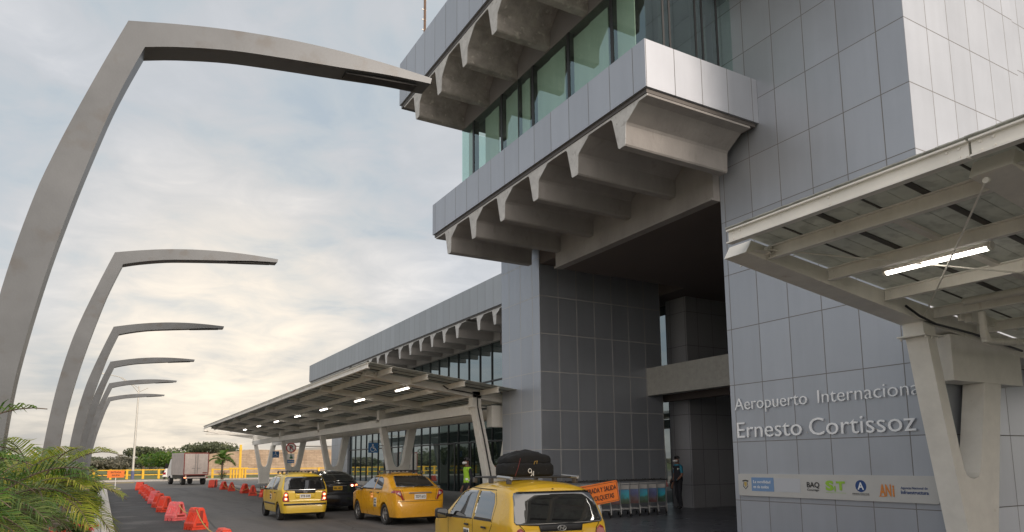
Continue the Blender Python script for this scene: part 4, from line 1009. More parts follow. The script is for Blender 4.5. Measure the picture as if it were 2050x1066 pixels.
# ================================================================== CARS
def lerp_tab(tab, x):
    if x <= tab[0][0]: return tab[0][1]
    for (a, b_), (c, d) in zip(tab[:-1], tab[1:]):
        if x <= c: 
            u = (x-a)/(c-a) if c > a else 1; return b_+(d-b_)*u
    return tab[-1][1]
class Car:
    def __init__(s, name, label, loc, yaw, spec, paint, dark_rim=False):
        s.sp = spec; s.root = thing(name, label, 'car', loc, yaw); s.paint = paint
        s.body()
        s.wheels(dark_rim)
    def top(s, y): return lerp_tab(s.sp['top'], y)
    def plan(s, y): return lerp_tab(s.sp['plan'], y)
    def w(s, y, z):
        sp = s.sp; zt = s.top(y); w0 = s.plan(y); bl = sp['belt']
        w = w0
        if z < .55: w -= .05*((.55-z)/.35)**2
        if z > bl: w -= sp['tumble']*((z-bl)/(sp['h']-bl))**1.15
        r = .10 if zt > bl+.1 else .07
        if z > zt-r: 
            q = min(1, (z-(zt-r))/r); w -= r*1.3*(1-math.sqrt(max(0, 1-q*q)))
        return max(.02, w)
    def bot(s, y):
        sp = s.sp; z = sp['sill']
        for yw in sp['wy']:
            d = abs(y-yw); Ra = sp['wr']+.045
            if d < Ra: z = max(z, sp['wr']+math.sqrt(Ra*Ra-d*d))
        return z
    def body(s):
        sp = s.sp; Lc = sp['len']
        ysn = set([round(Lc*i/70, 4) for i in range(71)])
        for yw in sp['wy']:
            Ra = sp['wr']+.045
            for k in range(-10, 11): ysn.add(round(yw+Ra*math.sin(math.pi/2*k/10), 4))
        # dense steps where the silhouette is steep
        tb = sp['top']
        for (a, za), (c, zc_) in zip(tb[:-1], tb[1:]):
            n = max(1, int(abs(zc_-za)/.035))
            for i in range(n+1): ysn.add(round(a+(c-a)*i/n, 4))
        ysn = sorted(y for y in ysn if 0 <= y <= Lc); K = 22; rows = []
        for y in ysn:
            zt = s.top(y); zb = min(s.bot(y), zt-.02); row = [(0, y, zb)]
            for k in range(K+1):
                u = k/K; u = u if k < K-6 else 1-(1-u)**1.0
                z = zb+(zt-zb)*u
                row.append((s.w(y, z), y, z))
            wt = row[-1][0]; cr = sp['crown'] if zt > sp['belt']+.15 else sp['crown']*.6
            for k in range(1, 7):
                u = k/6; row.append((wt*(1-u), y, zt+cr*(1-(1-u)**2)))
            rows.append(row)
        b = MB(); n = len(rows[0]); vs = [p for r in rows for p in r]; fs = []
        for i in range(len(rows)-1):
            for k in range(n-1): fs.append((i*n+k, (i+1)*n+k, (i+1)*n+k+1, i*n+k+1))
        fs.append(tuple(range(n))); fs.append(tuple((len(rows)-1)*n+k for k in range(n-1, -1, -1)))
        b.add(vs, fs); b.add([(-x, y, z) for x, y, z in vs], [f[::-1] for f in fs])
        me = b.build('body', s.paint, s.root, smooth=True)
        bm = bmesh.new(); bm.from_mesh(me.data); bmesh.ops.remove_doubles(bm, verts=bm.verts, dist=.0008); bmesh.ops.recalc_face_normals(bm, faces=bm.faces)
        for f in bm.faces: f.smooth = True
        bm.to_mesh(me.data); bm.free()
        try: me.data.set_sharp_from_angle(angle=R(42))
        except Exception: pass
        b = MB(); y0, y1 = sp['wy']; b.box(-s.plan(1.5)+.19, s.plan(1.5)-.19, .25, Lc-.3, sp['sill']-.03, .62); b.box(-.5, .5, .3, Lc-.4, .17, sp['sill']-.031); b.build('underbody', M['black'], s.root)
    def inside(s, x, y, z): return z <= s.top(y)+(s.sp['crown']*(1-(abs(x)/max(.1, s.plan(y)))**2)) and abs(x) <= s.w(y, min(z, s.top(y)-.001))
    def rear_y(s, x, z):
        y = 0.0
        while y < s.sp['len']*.6:
            if s.inside(x, y, z): 
                lo, hi = max(0, y-.02), y
                for _ in range(8):
                    m = (lo+hi)/2
                    if s.inside(x, m, z): hi = m
                    else: lo = m
                return hi
            y += .02
        return y
    def clipgrid(s, poly, cs):
        us = [p[0] for p in poly]; vs = [p[1] for p in poly]
        out = []
        nu = max(1, int((max(us)-min(us))/cs)+1); nv = max(1, int((max(vs)-min(vs))/cs)+1)
        du = (max(us)-min(us))/nu; dv = (max(vs)-min(vs))/nv
        def clip(P_, ax, val, sgn):
            o = []
            for i in range(len(P_)):
                a, c = P_[i], P_[(i+1) % len(P_)]; ia = sgn*(a[ax]-val) >= -1e-9; ic = sgn*(c[ax]-val) >= -1e-9
                if ia: o.append(a)
                if ia != ic:
                    t_ = (val-a[ax])/(c[ax]-a[ax]); o.append((a[0]+(c[0]-a[0])*t_, a[1]+(c[1]-a[1])*t_))
            return o
        for i in range(nu):
            A = clip(clip(poly, 0, min(us)+i*du, 1), 0, min(us)+(i+1)*du, -1) if True else []
            if len(A) < 3: continue
            for j in range(nv):
                B = clip(clip(A, 1, min(vs)+j*dv, 1), 1, min(vs)+(j+1)*dv, -1)
                if len(B) >= 3: out.append(B)
        return out
    def patch(s, name, poly, mode, m, off=.006, side=-1, cs=.05, th=.01, parent=None):
        """skin a polygon on the rear (x,z) or flank (y,z) of the body"""
        b = MB()
        if mode == 'rear' : fn = lambda p: (p[0], s.rear_y(p[0], p[1])-off, p[1])
        else: fn = lambda p: (side*(s.w(p[0], p[1])+off), p[0], p[1])
        for c in s.clipgrid(poly, cs):
            b.add([fn(p) for p in c], [tuple(range(len(c)))])
        o = b.build(name, m, parent or s.root, smooth=True)
        bm = bmesh.new(); bm.from_mesh(o.data); bmesh.ops.remove_doubles(bm, verts=bm.verts, dist=.0005)
        bmesh.ops.recalc_face_normals(bm, faces=bm.faces)
        bm.normal_update()
        av = sum((f.normal for f in bm.faces), Vector())
        want = Vector((0, -1, 0)) if mode == 'rear' else Vector((side, 0, 0))
        if av.dot(want) < 0: bmesh.ops.reverse_faces(bm, faces=bm.faces)
        for f in bm.faces: f.smooth = True
        bm.to_mesh(o.data); bm.free()
        md = o.modifiers.new('thickness', 'SOLIDIFY'); md.thickness = th; md.offset = -1
        return o
    def wheels(s, dark):
        sp = s.sp; r = sp['wr']
        for yw in sp['wy']:
            for sd_ in (-1, 1):
                xo = s.plan(yw)-.015
                b = MB(); prof = [(.10, r*.62), (.155, r*.72), (.17, r*.9), (.155, r*.985), (.12, r), (.03, r), (0, r*.985), (-.0, r*.6)]
                n = 28; vs = []
                for x, rr in prof:
                    for k in range(n): a = 2*math.pi*k/n; vs.append((sd_*(xo-.17+x), yw+rr*math.cos(a), r+rr*math.sin(a)))
                fs = [(i*n+k, i*n+(k+1) % n, (i+1)*n+(k+1) % n, (i+1)*n+k) for i in range(len(prof)-1) for k in range(n)]
                b.add(vs, fs); w = b.build('wheel', M['rubber'], s.root, smooth=50)
                b = MB(); b.disc((sd_*(xo-.09), yw, r), r*.64, (1, 0, 0), .03, 24, 1)
                for k in range(5 if not dark else 7):
                    a = 2*math.pi*k/(5 if not dark else 7)+.3
                    c = Vector((sd_*(xo-.055), yw, r)); e = c+Vector((sd_*.0, math.cos(a), math.sin(a)))*r*.60
                    b.bar(c, e, .05, .035, 0, up=(1, 0, 0))
                b.disc((sd_*(xo-.045), yw, r), r*.17, (1, 0, 0), .03, 14, 0)
                pts = [(sd_*(xo-.05), yw+r*.62*math.cos(2*math.pi*k/24), r+r*.62*math.sin(2*math.pi*k/24)) for k in range(25)]
                b.tube(pts, .014, 6, 0)
                b.build('rim', [M['rim'] if not dark else M['rimd'], M['black']], w)
    def plate(s, x, z, w, h, txt, m, ink, y=None):
        y = s.rear_y(x, z)-.02 if y is None else y
        b = MB(); b.box(x-w/2, x+w/2, y-.004, y+.008, z-h/2, z+h/2); p = b.build('number_plate', m, s.root)
        text('plate_number', txt, w*.84, h*.52, (x-w*.42, y-.0065, z-h*.24), (1, 0, 0), (0, 0, 1), ink, p, .001, .02)
    def seam(s, pts, mode, side=-1, wd=.010):
        for a, c in zip(pts[:-1], pts[1:]):
            d = Vector((c[0]-a[0], c[1]-a[1])); L_ = d.length; n = Vector((-d.y, d.x))/L_*wd/2
            s.patch('panel_gap', [(a[0]+n.x, a[1]+n.y), (a[0]-n.x, a[1]-n.y), (c[0]-n.x, c[1]-n.y), (c[0]+n.x, c[1]+n.y)], mode, M['seam'], off=.0015, side=side, cs=.06, th=.002)
    def mirror(s, y, z, m, side=-1, sc=1):
        b = MB(); x = side*(s.w(y, z)+.03)
        b.bar((x-side*.04, y, z-.05), (x+side*.08, y-.02, z-.03), .05, .05); b.build('mirror_arm', M['black'], s.root)
        b = MB(); pr = rrect(-.085*sc, .085*sc, -.07*sc, .065*sc, .035*sc)
        cx_ = x+side*.13
        b.prism([(cx_+p[0], z+p[1]) for p in pr], y-.03, y+.05, 'y'); mo = b.build('side_mirror', m, s.root, smooth=40, bevel=.01)
        b = MB(); b.prism([(cx_+p[0]*.84, z+p[1]*.82) for p in pr], y-.036, y-.031, 'y'); b.build('mirror_glass', M['glassC'], mo)
    def handle(s, y, z, side=-1):
        x = side*(s.w(y, z)+.022); b = MB(); b.box(min(x-.012, x+.012), max(x-.012, x+.012), y-.07, y+.07, z-.013, z+.013)
        b.build('door_handle', M['black'], s.root, bevel=.006)
def rack(c, y0, y1, z, half, nbar, slats):
    b = MB()
    for sx in (-1, 1):
        b.tube([(sx*half, y0, z-.055), (sx*half, y0+.05, z), (sx*half, y1-.05, z), (sx*half, y1, z-.06)], .014, 6)
    for i in range(nbar):
        y = y0+.12+(y1-y0-.24)*i/max(1, nbar-1); b.tube([(-half, y, z), (half, y, z)], .013, 6)
    if slats:
        for k in range(7): x = -half*.75+half*1.5*k/6; b.box(x-.018, x+.018, y0+.1, y0+.16, z-.035, z+.02)
    b.build('roof_rack', M['black'], c.root, smooth=50)
    for sx in (-1, 1):
        for y in (y0+.03, (y0+y1)/2, y1-.03):
            b = MB(); b.box(sx*half-.025, sx*half+.025, y-.045, y+.045, z-.085, z-.01); b.build('rack_foot', M['trim'], c.root, bevel=.01)
ATOS = dict(len=3.50, h=1.46, belt=.93, tumble=.165, sill=.24, wy=(.60, 2.98), wr=.275, crown=.045,
    top=[(0, .30), (.0001, .50), (.03, .56), (.05, .60), (.07, .88), (.105, .96), (.24, 1.26), (.31, 1.36), (.40, 1.405), (.60, 1.435), (1.2, 1.455), (1.7, 1.43), (2.0, 1.37), (2.25, 1.22), (2.60, .99), (2.72, .95), (3.1, .89), (3.32, .78), (3.42, .66), (3.48, .5), (3.5, .34)],
    plan=[(0, .60), (.03, .655), (.08, .695), (.2, .725), (.5, .742), (1.7, .748), (2.8, .742), (3.15, .70), (3.35, .61), (3.5, .46)])
SEDAN = dict(len=4.05, h=1.45, belt=.93, tumble=.24, sill=.23, wy=(.78, 3.12), wr=.30, crown=.04,
    top=[(0, .30), (.0001, .55), (.03, .64), (.05, .70), (.07, .92), (.11, 1.0), (.16, 1.03), (.38, 1.06), (.62, 1.20), (.88, 1.345), (1.1, 1.41), (1.5, 1.445), (1.9, 1.435), (2.2, 1.37), (2.6, 1.16), (2.95, 1.0), (3.1, .97), (3.6, .88), (3.85, .74), (3.98, .58), (4.05, .36)],
    plan=[(0, .62), (.03, .70), (.08, .745), (.2, .785), (.5, .825), (1.9, .835), (3.2, .825), (3.6, .77), (3.85, .66), (4.05, .45)])
BLACK = dict(len=4.1, h=1.46, belt=.95, tumble=.25, sill=.21, wy=(.75, 3.25), wr=.31, crown=.04,
    top=[(0, .30), (.0001, .58), (.03, .66), (.05, .98), (.09, 1.03), (.20, 1.08), (.45, 1.25), (.70, 1.38), (.95, 1.44), (1.5, 1.46), (2.0, 1.42), (2.5, 1.2), (2.95, 1.0), (3.6, .88), (3.9, .7), (4.05, .5), (4.1, .36)],
    plan=[(0, .66), (.03, .74), (.08, .785), (.2, .82), (.5, .85), (1.9, .86), (3.2, .85), (3.6, .79), (3.9, .66), (4.1, .45)])
def atos(c, lit, platetxt, near):
    g = M['glassC']
    c.patch('rear_window', [(-.665, .98), (-.64, .945), (-.34, .925), (.34, .925), (.64, .945), (.665, .98), (.60, 1.30), (.575, 1.34), (.52, 1.36), (-.52, 1.36), (-.575, 1.34), (-.60, 1.30)], 'rear', g, .004, cs=.04)
    # black centre garnish under the glass with the oval emblem
    gn = c.patch('tailgate_garnish', [(-.31, .845), (-.33, .929), (.33, .929), (.31, .845)], 'rear', M['black'], .008)
    b = MB(); y = c.rear_y(0, .89)-.022
    b.tube([(.062*math.cos(2*math.pi*k/20), y, .885+.034*math.sin(2*math.pi*k/20)) for k in range(21)], .006, 6)
    b.bar((-.030, y, .862), (-.018, y, .908), .012, .012, up=(0, 1, 0)); b.bar((.018, y, .862), (.030, y, .908), .012, .012, up=(0, 1, 0)); b.bar((-.022, y, .888), (.022, y, .882), .012, .012, up=(0, 1, 0))
    b.build('emblem', M['rim'], c.root)
    for s in (-1, 1):
        tl = c.patch('tail_light', [(s*.50, .60), (s*.69, .60), (s*.70, .70), (s*.645, .88), (s*.60, .905), (s*.545, .86)], 'rear', M['lens'], .010, cs=.03)
        if lit:
            for zz in (.80, .675):
                b = MB(); y = c.rear_y(s*.60, zz)-.024; b.disc((s*.60, y, zz), .042, (0, 1, 0), .014, 16); b.build('lit_lamp', M['brake'], tl)
                b = MB(); b.disc((s*.60, y-.009, zz), .022, (0, 1, 0), .006, 12); b.build('lamp_core', M['brakec'], tl)
    c.patch('bumper_strip', [(-.66, .475), (.66, .475), (.66, .535), (-.66, .535)], 'rear', M['black'], .006)
    c.patch('plate_recess', [(-.30, .69), (.30, .69), (.33, .84), (-.33, .84)], 'rear', c.paint, .001)
    c.plate(0, .755, .34, .13, platetxt, M['white'], M['ink'])
    c.seam([(-.66, .585), (.66, .585)], 'rear'); c.seam([(-.49, .60), (-.54, .87), (-.60, .94)], 'rear'); c.seam([(.49, .60), (.54, .87), (.60, .94)], 'rear')
    for s in (-1, 1):
        c.patch('side_window', [(.70, .95), (1.33, .945), (1.33, 1.345), (.98, 1.35), (.80, 1.32), (.72, 1.2)], 'side', g, .004, s, .05)
        c.patch('side_window', [(1.40, .945), (2.36, .915), (2.32, 1.0), (2.02, 1.27), (1.92, 1.33), (1.80, 1.345), (1.40, 1.35)], 'side', g, .004, s, .05)
        c.seam([(1.365, .36), (1.365, 1.37)], 'side', s); c.seam([(2.38, .40), (2.40, .93)], 'side', s); c.seam([(.93, .60), (.68, .90), (.66, 1.2), (.80, 1.37), (1.8, 1.385)], 'side', s)
        c.patch('side_strip', [(.95, .47), (2.62, .47), (2.62, .525), (.95, .525)], 'side', M['black'], .010, s)
        c.handle(.92, .86, s); c.handle(1.56, .86, s)
        c.mirror(2.28, .985, M['black'], s, 1.15 if near else 1)
        c.patch('taxi_code', [(1.5, .62), (1.72, .62), (1.72, .80), (1.5, .80)], 'side', M['white'], .003, s)
        for k in range(3):
            for j in range(2): c.patch('code_mark', [(1.525+k*.065, .64+j*.08), (1.575+k*.065, .64+j*.08), (1.575+k*.065, .70+j*.08), (1.525+k*.065, .70+j*.08)], 'side', M['ink'], .005, s)
    c.patch('washer_nozzle', [(-.012, 1.385), (.012, 1.385), (.012, 1.395), (-.012, 1.395)], 'rear', M['black'], .01)
near = Car('taxi', 'yellow hatchback taxi cut by the bottom edge with a black suitcase on its roof', (5.30, 7.86, 0), R(-5), ATOS, M['taxi1'], True)
atos(near, False, 'STB 544', True)
rack(near, .55, 1.85, 1.535, .52, 3, False)
for s in (-1, 1):
    b = MB(); b.tube([(s*.52, .50, 1.53), (s*.52, .95, 1.545)], .024, 8); b.build('rail_cover', M['rim'], near.root, smooth=50)
lem = Car('taxi', 'lemon yellow hatchback taxi with lit round tail lamps beside the black car', (5.62, 22.85, 0), R(0), ATOS, M['taxi2'], True)
atos(lem, True, 'STB 544', False); rack(lem, .5, 1.8, 1.53, .50, 3, True)
amb = Car('taxi', 'amber yellow sedan taxi with pointed red tail lamps in front of the terminal doors', (7.97, 19.1, 0), R(1.5), SEDAN, M['taxi3'])
c = amb; g = M['glassC']
c.patch('rear_window', [(-.60, 1.085), (.60, 1.085), (.50, 1.365), (.45, 1.385), (-.45, 1.385), (-.50, 1.365)], 'rear', g, .005, cs=.04)
for s in (-1, 1):
    tl = c.patch('tail_light', [(s*.50, .72), (s*.54, .70), (s*.60, .80), (s*.745, .90), (s*.74, .935), (s*.69, .985), (s*.60, .985)], 'rear', M['lens'], .010, cs=.03)
    c.patch('clear_lens', [(s*.59, .84), (s*.67, .87), (s*.68, .92), (s*.60, .93)], 'rear', M['lensw'], .020, cs=.03, parent=tl)
    c.patch('tail_light', [(.03, .90), (.30, .93), (.22, .99), (.06, .985)], 'side', M['lens'], .008, s, .04)
    c.patch('side_window', [(1.02, .985), (1.56, .985), (1.60, 1.36), (1.42, 1.365), (1.18, 1.31), (1.03, 1.18), (.98, 1.06)], 'side', g, .005, s)
    c.patch('side_window', [(1.62, .985), (2.72, .985), (2.66, 1.04), (2.30, 1.26), (2.10, 1.35), (1.66, 1.365)], 'side', g, .005, s)
    c.seam([(1.60, .36), (1.60, .98)], 'side', s); c.seam([(2.68, .36), (2.70, .96)], 'side', s); c.seam([(1.12, .62), (.98, .84), (.96, 1.1)], 'side', s)
    c.handle(1.2, .90, s); c.handle(1.78, .90, s); c.mirror(2.6, 1.02, M['black'], s)
    c.patch('taxi_code', [(1.36, .48), (1.56, .48), (1.56, .74), (1.36, .74)], 'side', M['white'], .003, s)
    for k in range(2):
        for j in range(3): c.patch('code_mark', [(1.385+k*.08, .50+j*.08), (1.44+k*.08, .50+j*.08), (1.44+k*.08, .56+j*.08), (1.385+k*.08, .56+j*.08)], 'side', M['ink'], .005, s)
c.patch('chrome_bar', [(-.36, .895), (.36, .895), (.34, .925), (-.34, .925)], 'rear', M['rim'], .022)
c.plate(0, .80, .36, .15, 'TDY 613', M['white'], M['ink'])
c.seam([(-.70, .675), (.70, .675)], 'rear'); c.seam([(-.48, .70), (-.54, 1.0)], 'rear'); c.seam([(.48, .70), (.54, 1.0)], 'rear')
rack(c, 1.05, 2.0, 1.53, .52, 3, True)
blk = Car('parked_car', 'black hatchback with lit tail lamps and a yellow plate ahead of the amber taxi', (7.62, 26.2, 0), R(-1), BLACK, M['blackpaint'])
c = blk
c.patch('rear_window', [(-.64, 1.10), (.64, 1.10), (.54, 1.38), (-.54, 1.38)], 'rear', g, .005, cs=.04)
for s in (-1, 1):
    tl = c.patch('tail_light', [(s*.46, .92), (s*.79, .86), (s*.79, 1.0), (s*.47, 1.02)], 'rear', M['lens'], .010, cs=.03)
    for xx, r_ in ((.54, .04), (.70, .048)):
        b = MB(); y = c.rear_y(s*xx, .95)-.028; b.disc((s*xx, y, .95), r_, (0, 1, 0), .012, 14); b.build('lit_lamp', M['brakec'] if xx < .6 else M['brake'], tl)
    c.patch('side_window', [(1.0, 1.0), (1.6, 1.0), (1.6, 1.36), (1.3, 1.36), (1.0, 1.2)], 'side', g, .005, s)
    c.patch('side_window', [(1.66, 1.0), (2.75, 1.0), (2.2, 1.34), (1.66, 1.37)], 'side', g, .005, s)
    c.mirror(2.6, 1.03, M['black'], s)
c.patch('chrome_bar', [(-.34, .935), (.34, .935), (.34, .95), (-.34, .95)], 'rear', M['rim'], .014)
c.plate(0, .86, .34, .14, 'IBL 481', M['plateY'], M['ink'])
c.patch('bumper_reflector', [(-.60, .45), (-.40, .45), (-.40, .48), (-.60, .48)], 'rear', M['rimd'], .012)

# ================================================================== SUITCASE on the near taxi
t = thing('suitcase', 'bulging black soft suitcase lashed to the roof rack of the near taxi', 'suitcase', (5.42, 9.0, 1.55), R(2))
def pillow(x0, x1, y0, y1, z0, z1, nx=14, ny=8, nz=6, bulge=.04, ex=.45, topf=None):
    b = MB(); bm = bmesh.new(); bmesh.ops.create_cube(bm, size=2.0); bmesh.ops.subdivide_edges(bm, edges=bm.edges[:], cuts=9, use_grid_fill=True)
    for v in bm.verts:
        p = v.co; q = [max(-1, min(1, c)) for c in p]
        n_ = (abs(q[0])**6+abs(q[1])**6+abs(q[2])**6)**(1/6)
        q = [c/n_ for c in q]
        X = (x0+x1)/2+(x1-x0)/2*q[0]; Y = (y0+y1)/2+(y1-y0)/2*q[1]; Z = (z0+z1)/2+(z1-z0)/2*q[2]
        Z += .008*math.sin(X*31+Y*17)+.006*math.sin(Y*40)
        if topf and q[2] > 0: Z += topf(q[0], q[1])*q[2]
        v.co = (X, Y, Z)
    me = bpy.data.meshes.new('m'); bm.to_mesh(me); bm.free()
    for p in me.polygons: p.use_smooth = True
    return me
def addme(name, me, m, parent):
    me.name = name; me.materials.append(m); o = bpy.data.objects.new(name, me); C.objects.link(o); o.parent = parent; return o
addme('main_body', pillow(-.39, .41, -.17, .30, -.02, .20), M['cloth'], t)
addme('lid', pillow(-.36, .39, -.15, .29, .17, .27, topf=lambda a, c_: .11*(1-a*a)*(1-c_*c_*.5)), M['cloth'], t)
b = MB(); b.tube([(-.30, -.17, .0), (-.26, -.19, .12), (-.20, -.16, .25), (-.1, .1, .37), (0, .35, .2)], .005, 5); b.build('lashing_cord', M['cordr'], t)
b = MB(); b.tube([(.03, -.17, .17), (.03, -.195, .21), (.07, -.195, .215), (.075, -.17, .175)], .006, 6); b.build('zip_puller', M['cord'], t)
b = MB(); b.tube([(-.06+.028*math.cos(a/10*6.28), -.195, .075+.03*math.sin(a/10*6.28)) for a in range(11)], .006, 5); b.tube([(-.035, -.2, .07), (-.025, -.2, .02), (-.05, -.2, .0)], .006, 5); b.tube([(.0, -.2, .07), (-.005, -.2, .0)], .006, 5); b.build('white_knot', M['white'], t)
b = MB(); rnd = random.Random(3)
for _ in range(8): 
    x, z = rnd.uniform(-.33, .36), rnd.uniform(.03, .15); b.disc((x, -.168, z), .0035, (0, 1, 0), .012, 6)
b.build('stud', M['trim'], t)
# second small bag end
addme('side_pocket', pillow(.35, .44, -.10, .2, .0, .17), M['cloth'], t)

# ================================================================== TRUCK
t = thing('box_truck', 'pale box truck with red framed rear doors driving off at the junction', 'truck', (7.35, 70, 0), R(9))
b = MB(); b.box(-1.06, 1.06, 0, 4.4, .88, 2.88); b.build('cargo_box', M['truckbox'], t, bevel=.02)
b = MB(); b.box(-1.07, 1.07, -.03, .03, 2.80, 2.89); b.box(-1.07, 1.07, -.03, .03, .87, .95); b.box(-1.07, -1.0, -.03, .03, .951, 2.799); b.box(1.0, 1.07, -.03, .03, .951, 2.799); b.build('door_frame', M['truckred'], t)
for s in (-1, 1):
    b = MB(); b.box(min(s*.01, s*.99), max(s*.01, s*.99), -.022, -.002, .96, 2.79); d = b.build('rear_door', M['truckbox'], t, bevel=.01)
    b = MB(); b.tube([(s*.10, -.04, 1.0), (s*.10, -.04, 2.75)], .016, 6); b.box(s*.22-.13, s*.22+.13, -.05, -.025, 1.47, 1.50); b.build('lock_bar', M['rimd'], d)
b = MB(); b.box(-.9, .9, .2, 6.2, .55, .87); b.build('chassis', M['black'], t)
b = MB(); b.box(-1.02, 1.02, -.05, .10, .60, .72); b.box(-.9, -.8, -.02, .1, .72, .87); b.box(.8, .9, -.02, .1, .72, .87); b.build('bumper', M['truckbox'], t)
for s in (-1, 1):
    b = MB(); b.box(s*.93-.09, s*.93+.09, -.07, -.051, .62, .70); b.build('tail_light', M['brake'] if s < 0 else M['lens'], t)
for s, y in ((-1, .9), (1, .9), (-1, 5.2), (1, 5.2)):
    b = MB(); b.disc((s*.86, y, .40), .40, (1, 0, 0), .32, 22); w = b.build('wheel', M['rubber'], t, bevel=.03); b = MB(); b.disc((s*1.02, y, .40), .2, (1, 0, 0), .04, 16); b.build('rim', M['rim'], w)
b = MB(); b.prism([(4.5, .6), (4.5, 2.3), (5.2, 2.35), (6.0, 1.6), (6.3, 1.4), (6.3, .6)], -.95, .95, 'x'); b.build('cab', M['white'], t, bevel=.04)
for s in (-1, 1):
    b = MB(); b.box(s*1.22-.1, s*1.22+.1, 5.4, 5.45, 1.55, 1.95); b.build('side_mirror', M['black'], t)
b = MB(); b.box(.55, .95, -.026, -.0225, 1.02, 1.12); b.build('rear_mark', M['truckred'], t)
b = MB(); b.prism([(-.8, 0), (.8, 0), (.65, .55), (.2, .95), (-.5, .95)], 0, 1.2, 'y'); o = b.build('distant_car', M['white'], loc=(7.0, 93, .45)); 
t = o; tag(t, 'small white and red vehicle half hidden left of the truck', 'car')
b = MB(); b.box(-.78, -.5, -.02, 0, .25, .5); b.box(.3, .7, -.02, 0, .25, .5); b.build('tail_light', M['lens'], t)
b = MB()
for s in (-.6, .6): b.disc((s, .3, -.12), .33, (1, 0, 0), .2, 14)
b.build('wheel', M['rubber'], t)

# ================================================================== LUGGAGE TROLLEYS
def trolley(cols):
    t = thing('luggage_trolley', '', 'luggage trolley', (0, 0, .15), 0, 'nested luggage trolleys by the dark pier')
    # faces -Y side frames; trolley long axis along X, handle end toward -X
    b = MB()
    for s in (-.27, .27):
        b.tube([(.0, s, 1.02), (.02, s, .55), (.03, s, .22), (.10, s, .16)], .014, 6)
        b.bar((.04, s, .17), (.80, s*.7, .13), .03, .04)
    b.box(.03, .07, -.27, .27, .20, .23); b.box(.0, .03, -.27, .27, .93, .96)
    b.build('frame', M['trolley'], t, smooth=40)
    b = MB(); b.tube([(-.03, -.32, 1.04), (-.03, .32, 1.04)], .022, 8); b.tube([(-.10, -.1, 1.07), (-.03, -.1, 1.04)], .018, 6); b.tube([(-.10, .1, 1.07), (-.03, .1, 1.04)], .018, 6); b.build('handle', M['black'], t, smooth=50)
    b = MB(); b.box(.035, .05, -.25, .25, .78, .90); b.build('top_panel', ccol('panel_white', (.42, .41, .40)), t)
    b = MB(); b.box(.03, .045, -.25, .25, .36, .77); b.build('advert_panel', cols, t)
    b = MB(); b.prism([(-.03, .08), (.12, .08), (.15, .26), (-.02, .30)], -.30, -.275, 'y'); b.build('side_plate', M['trolley'], t)
    b = MB(); b.prism([(-.03, .08), (.12, .08), (.15, .26), (-.02, .30)], .275, .30, 'y'); b.build('side_plate', M['trolley'], t)
    for x, s in ((.06, -.27), (.06, .27), (.72, 0)):
        b = MB(); b.disc((x, s, .065), .065, (0, 1, 0), .035, 14); b.build('wheel', M['rubber'], t)
    return t
def advert():
    m, tr, b = newmat('holiday_poster')
    g_ = nd(tr, 'ShaderNodeNewGeometry'); oi = nd(tr, 'ShaderNodeObjectInfo'); sp_ = nd(tr, 'ShaderNodeSeparateXYZ'); tr.links.new(g_.outputs['Position'], sp_.inputs[0])
    n = nd(tr, 'ShaderNodeTexNoise', i_Scale=7.0, i_Detail=4.0); tr.links.new(g_.outputs['Position'], n.inputs[0])
    k = mth(tr, 'ADD', mth(tr, 'MULTIPLY_ADD', sp_.outputs[2], 2.1, -1.05), mth(tr, 'MULTIPLY_ADD', n.outputs[0], .7, -.35), clamp=True)
    A = ramp(tr, k, [(.1, (.03, .06, .03)), (.35, (.05, .16, .12)), (.5, (.02, .38, .50)), (.9, (.05, .25, .45))])
    B = ramp(tr, k, [(.1, (.10, .03, .03)), (.3, (.14, .10, .12)), (.55, (.08, .10, .25)), (.9, (.12, .16, .35))])
    tr.links.new(mix(tr, mth(tr, 'GREATER_THAN', oi.outputs['Random'], .5), A, B), b.inputs['Base Color']); b.inputs['Roughness'].default_value = .3
    return m
M['poster'] = advert()
tw = ['rightmost luggage trolley of the nested row, nearest the guard']+[f'{o_} luggage trolley from the right end of the nested row' for o_ in ('second', 'third', 'fourth', 'fifth', 'sixth', 'seventh', 'eighth', 'ninth', 'tenth', 'eleventh')]
tr0 = trolley(M['poster'])
for i in range(11):
    # the row runs along the pier; the handles face the road
    x = 14.85-i*.405; loc = (x, 16.85-.06*i, .15)
    if i == 0: tr0.location = loc; tr0.rotation_euler = (0, 0, R(58)); tr0['label'] = tw[0]
    else: dup(tr0, loc, R(58), tw[i])

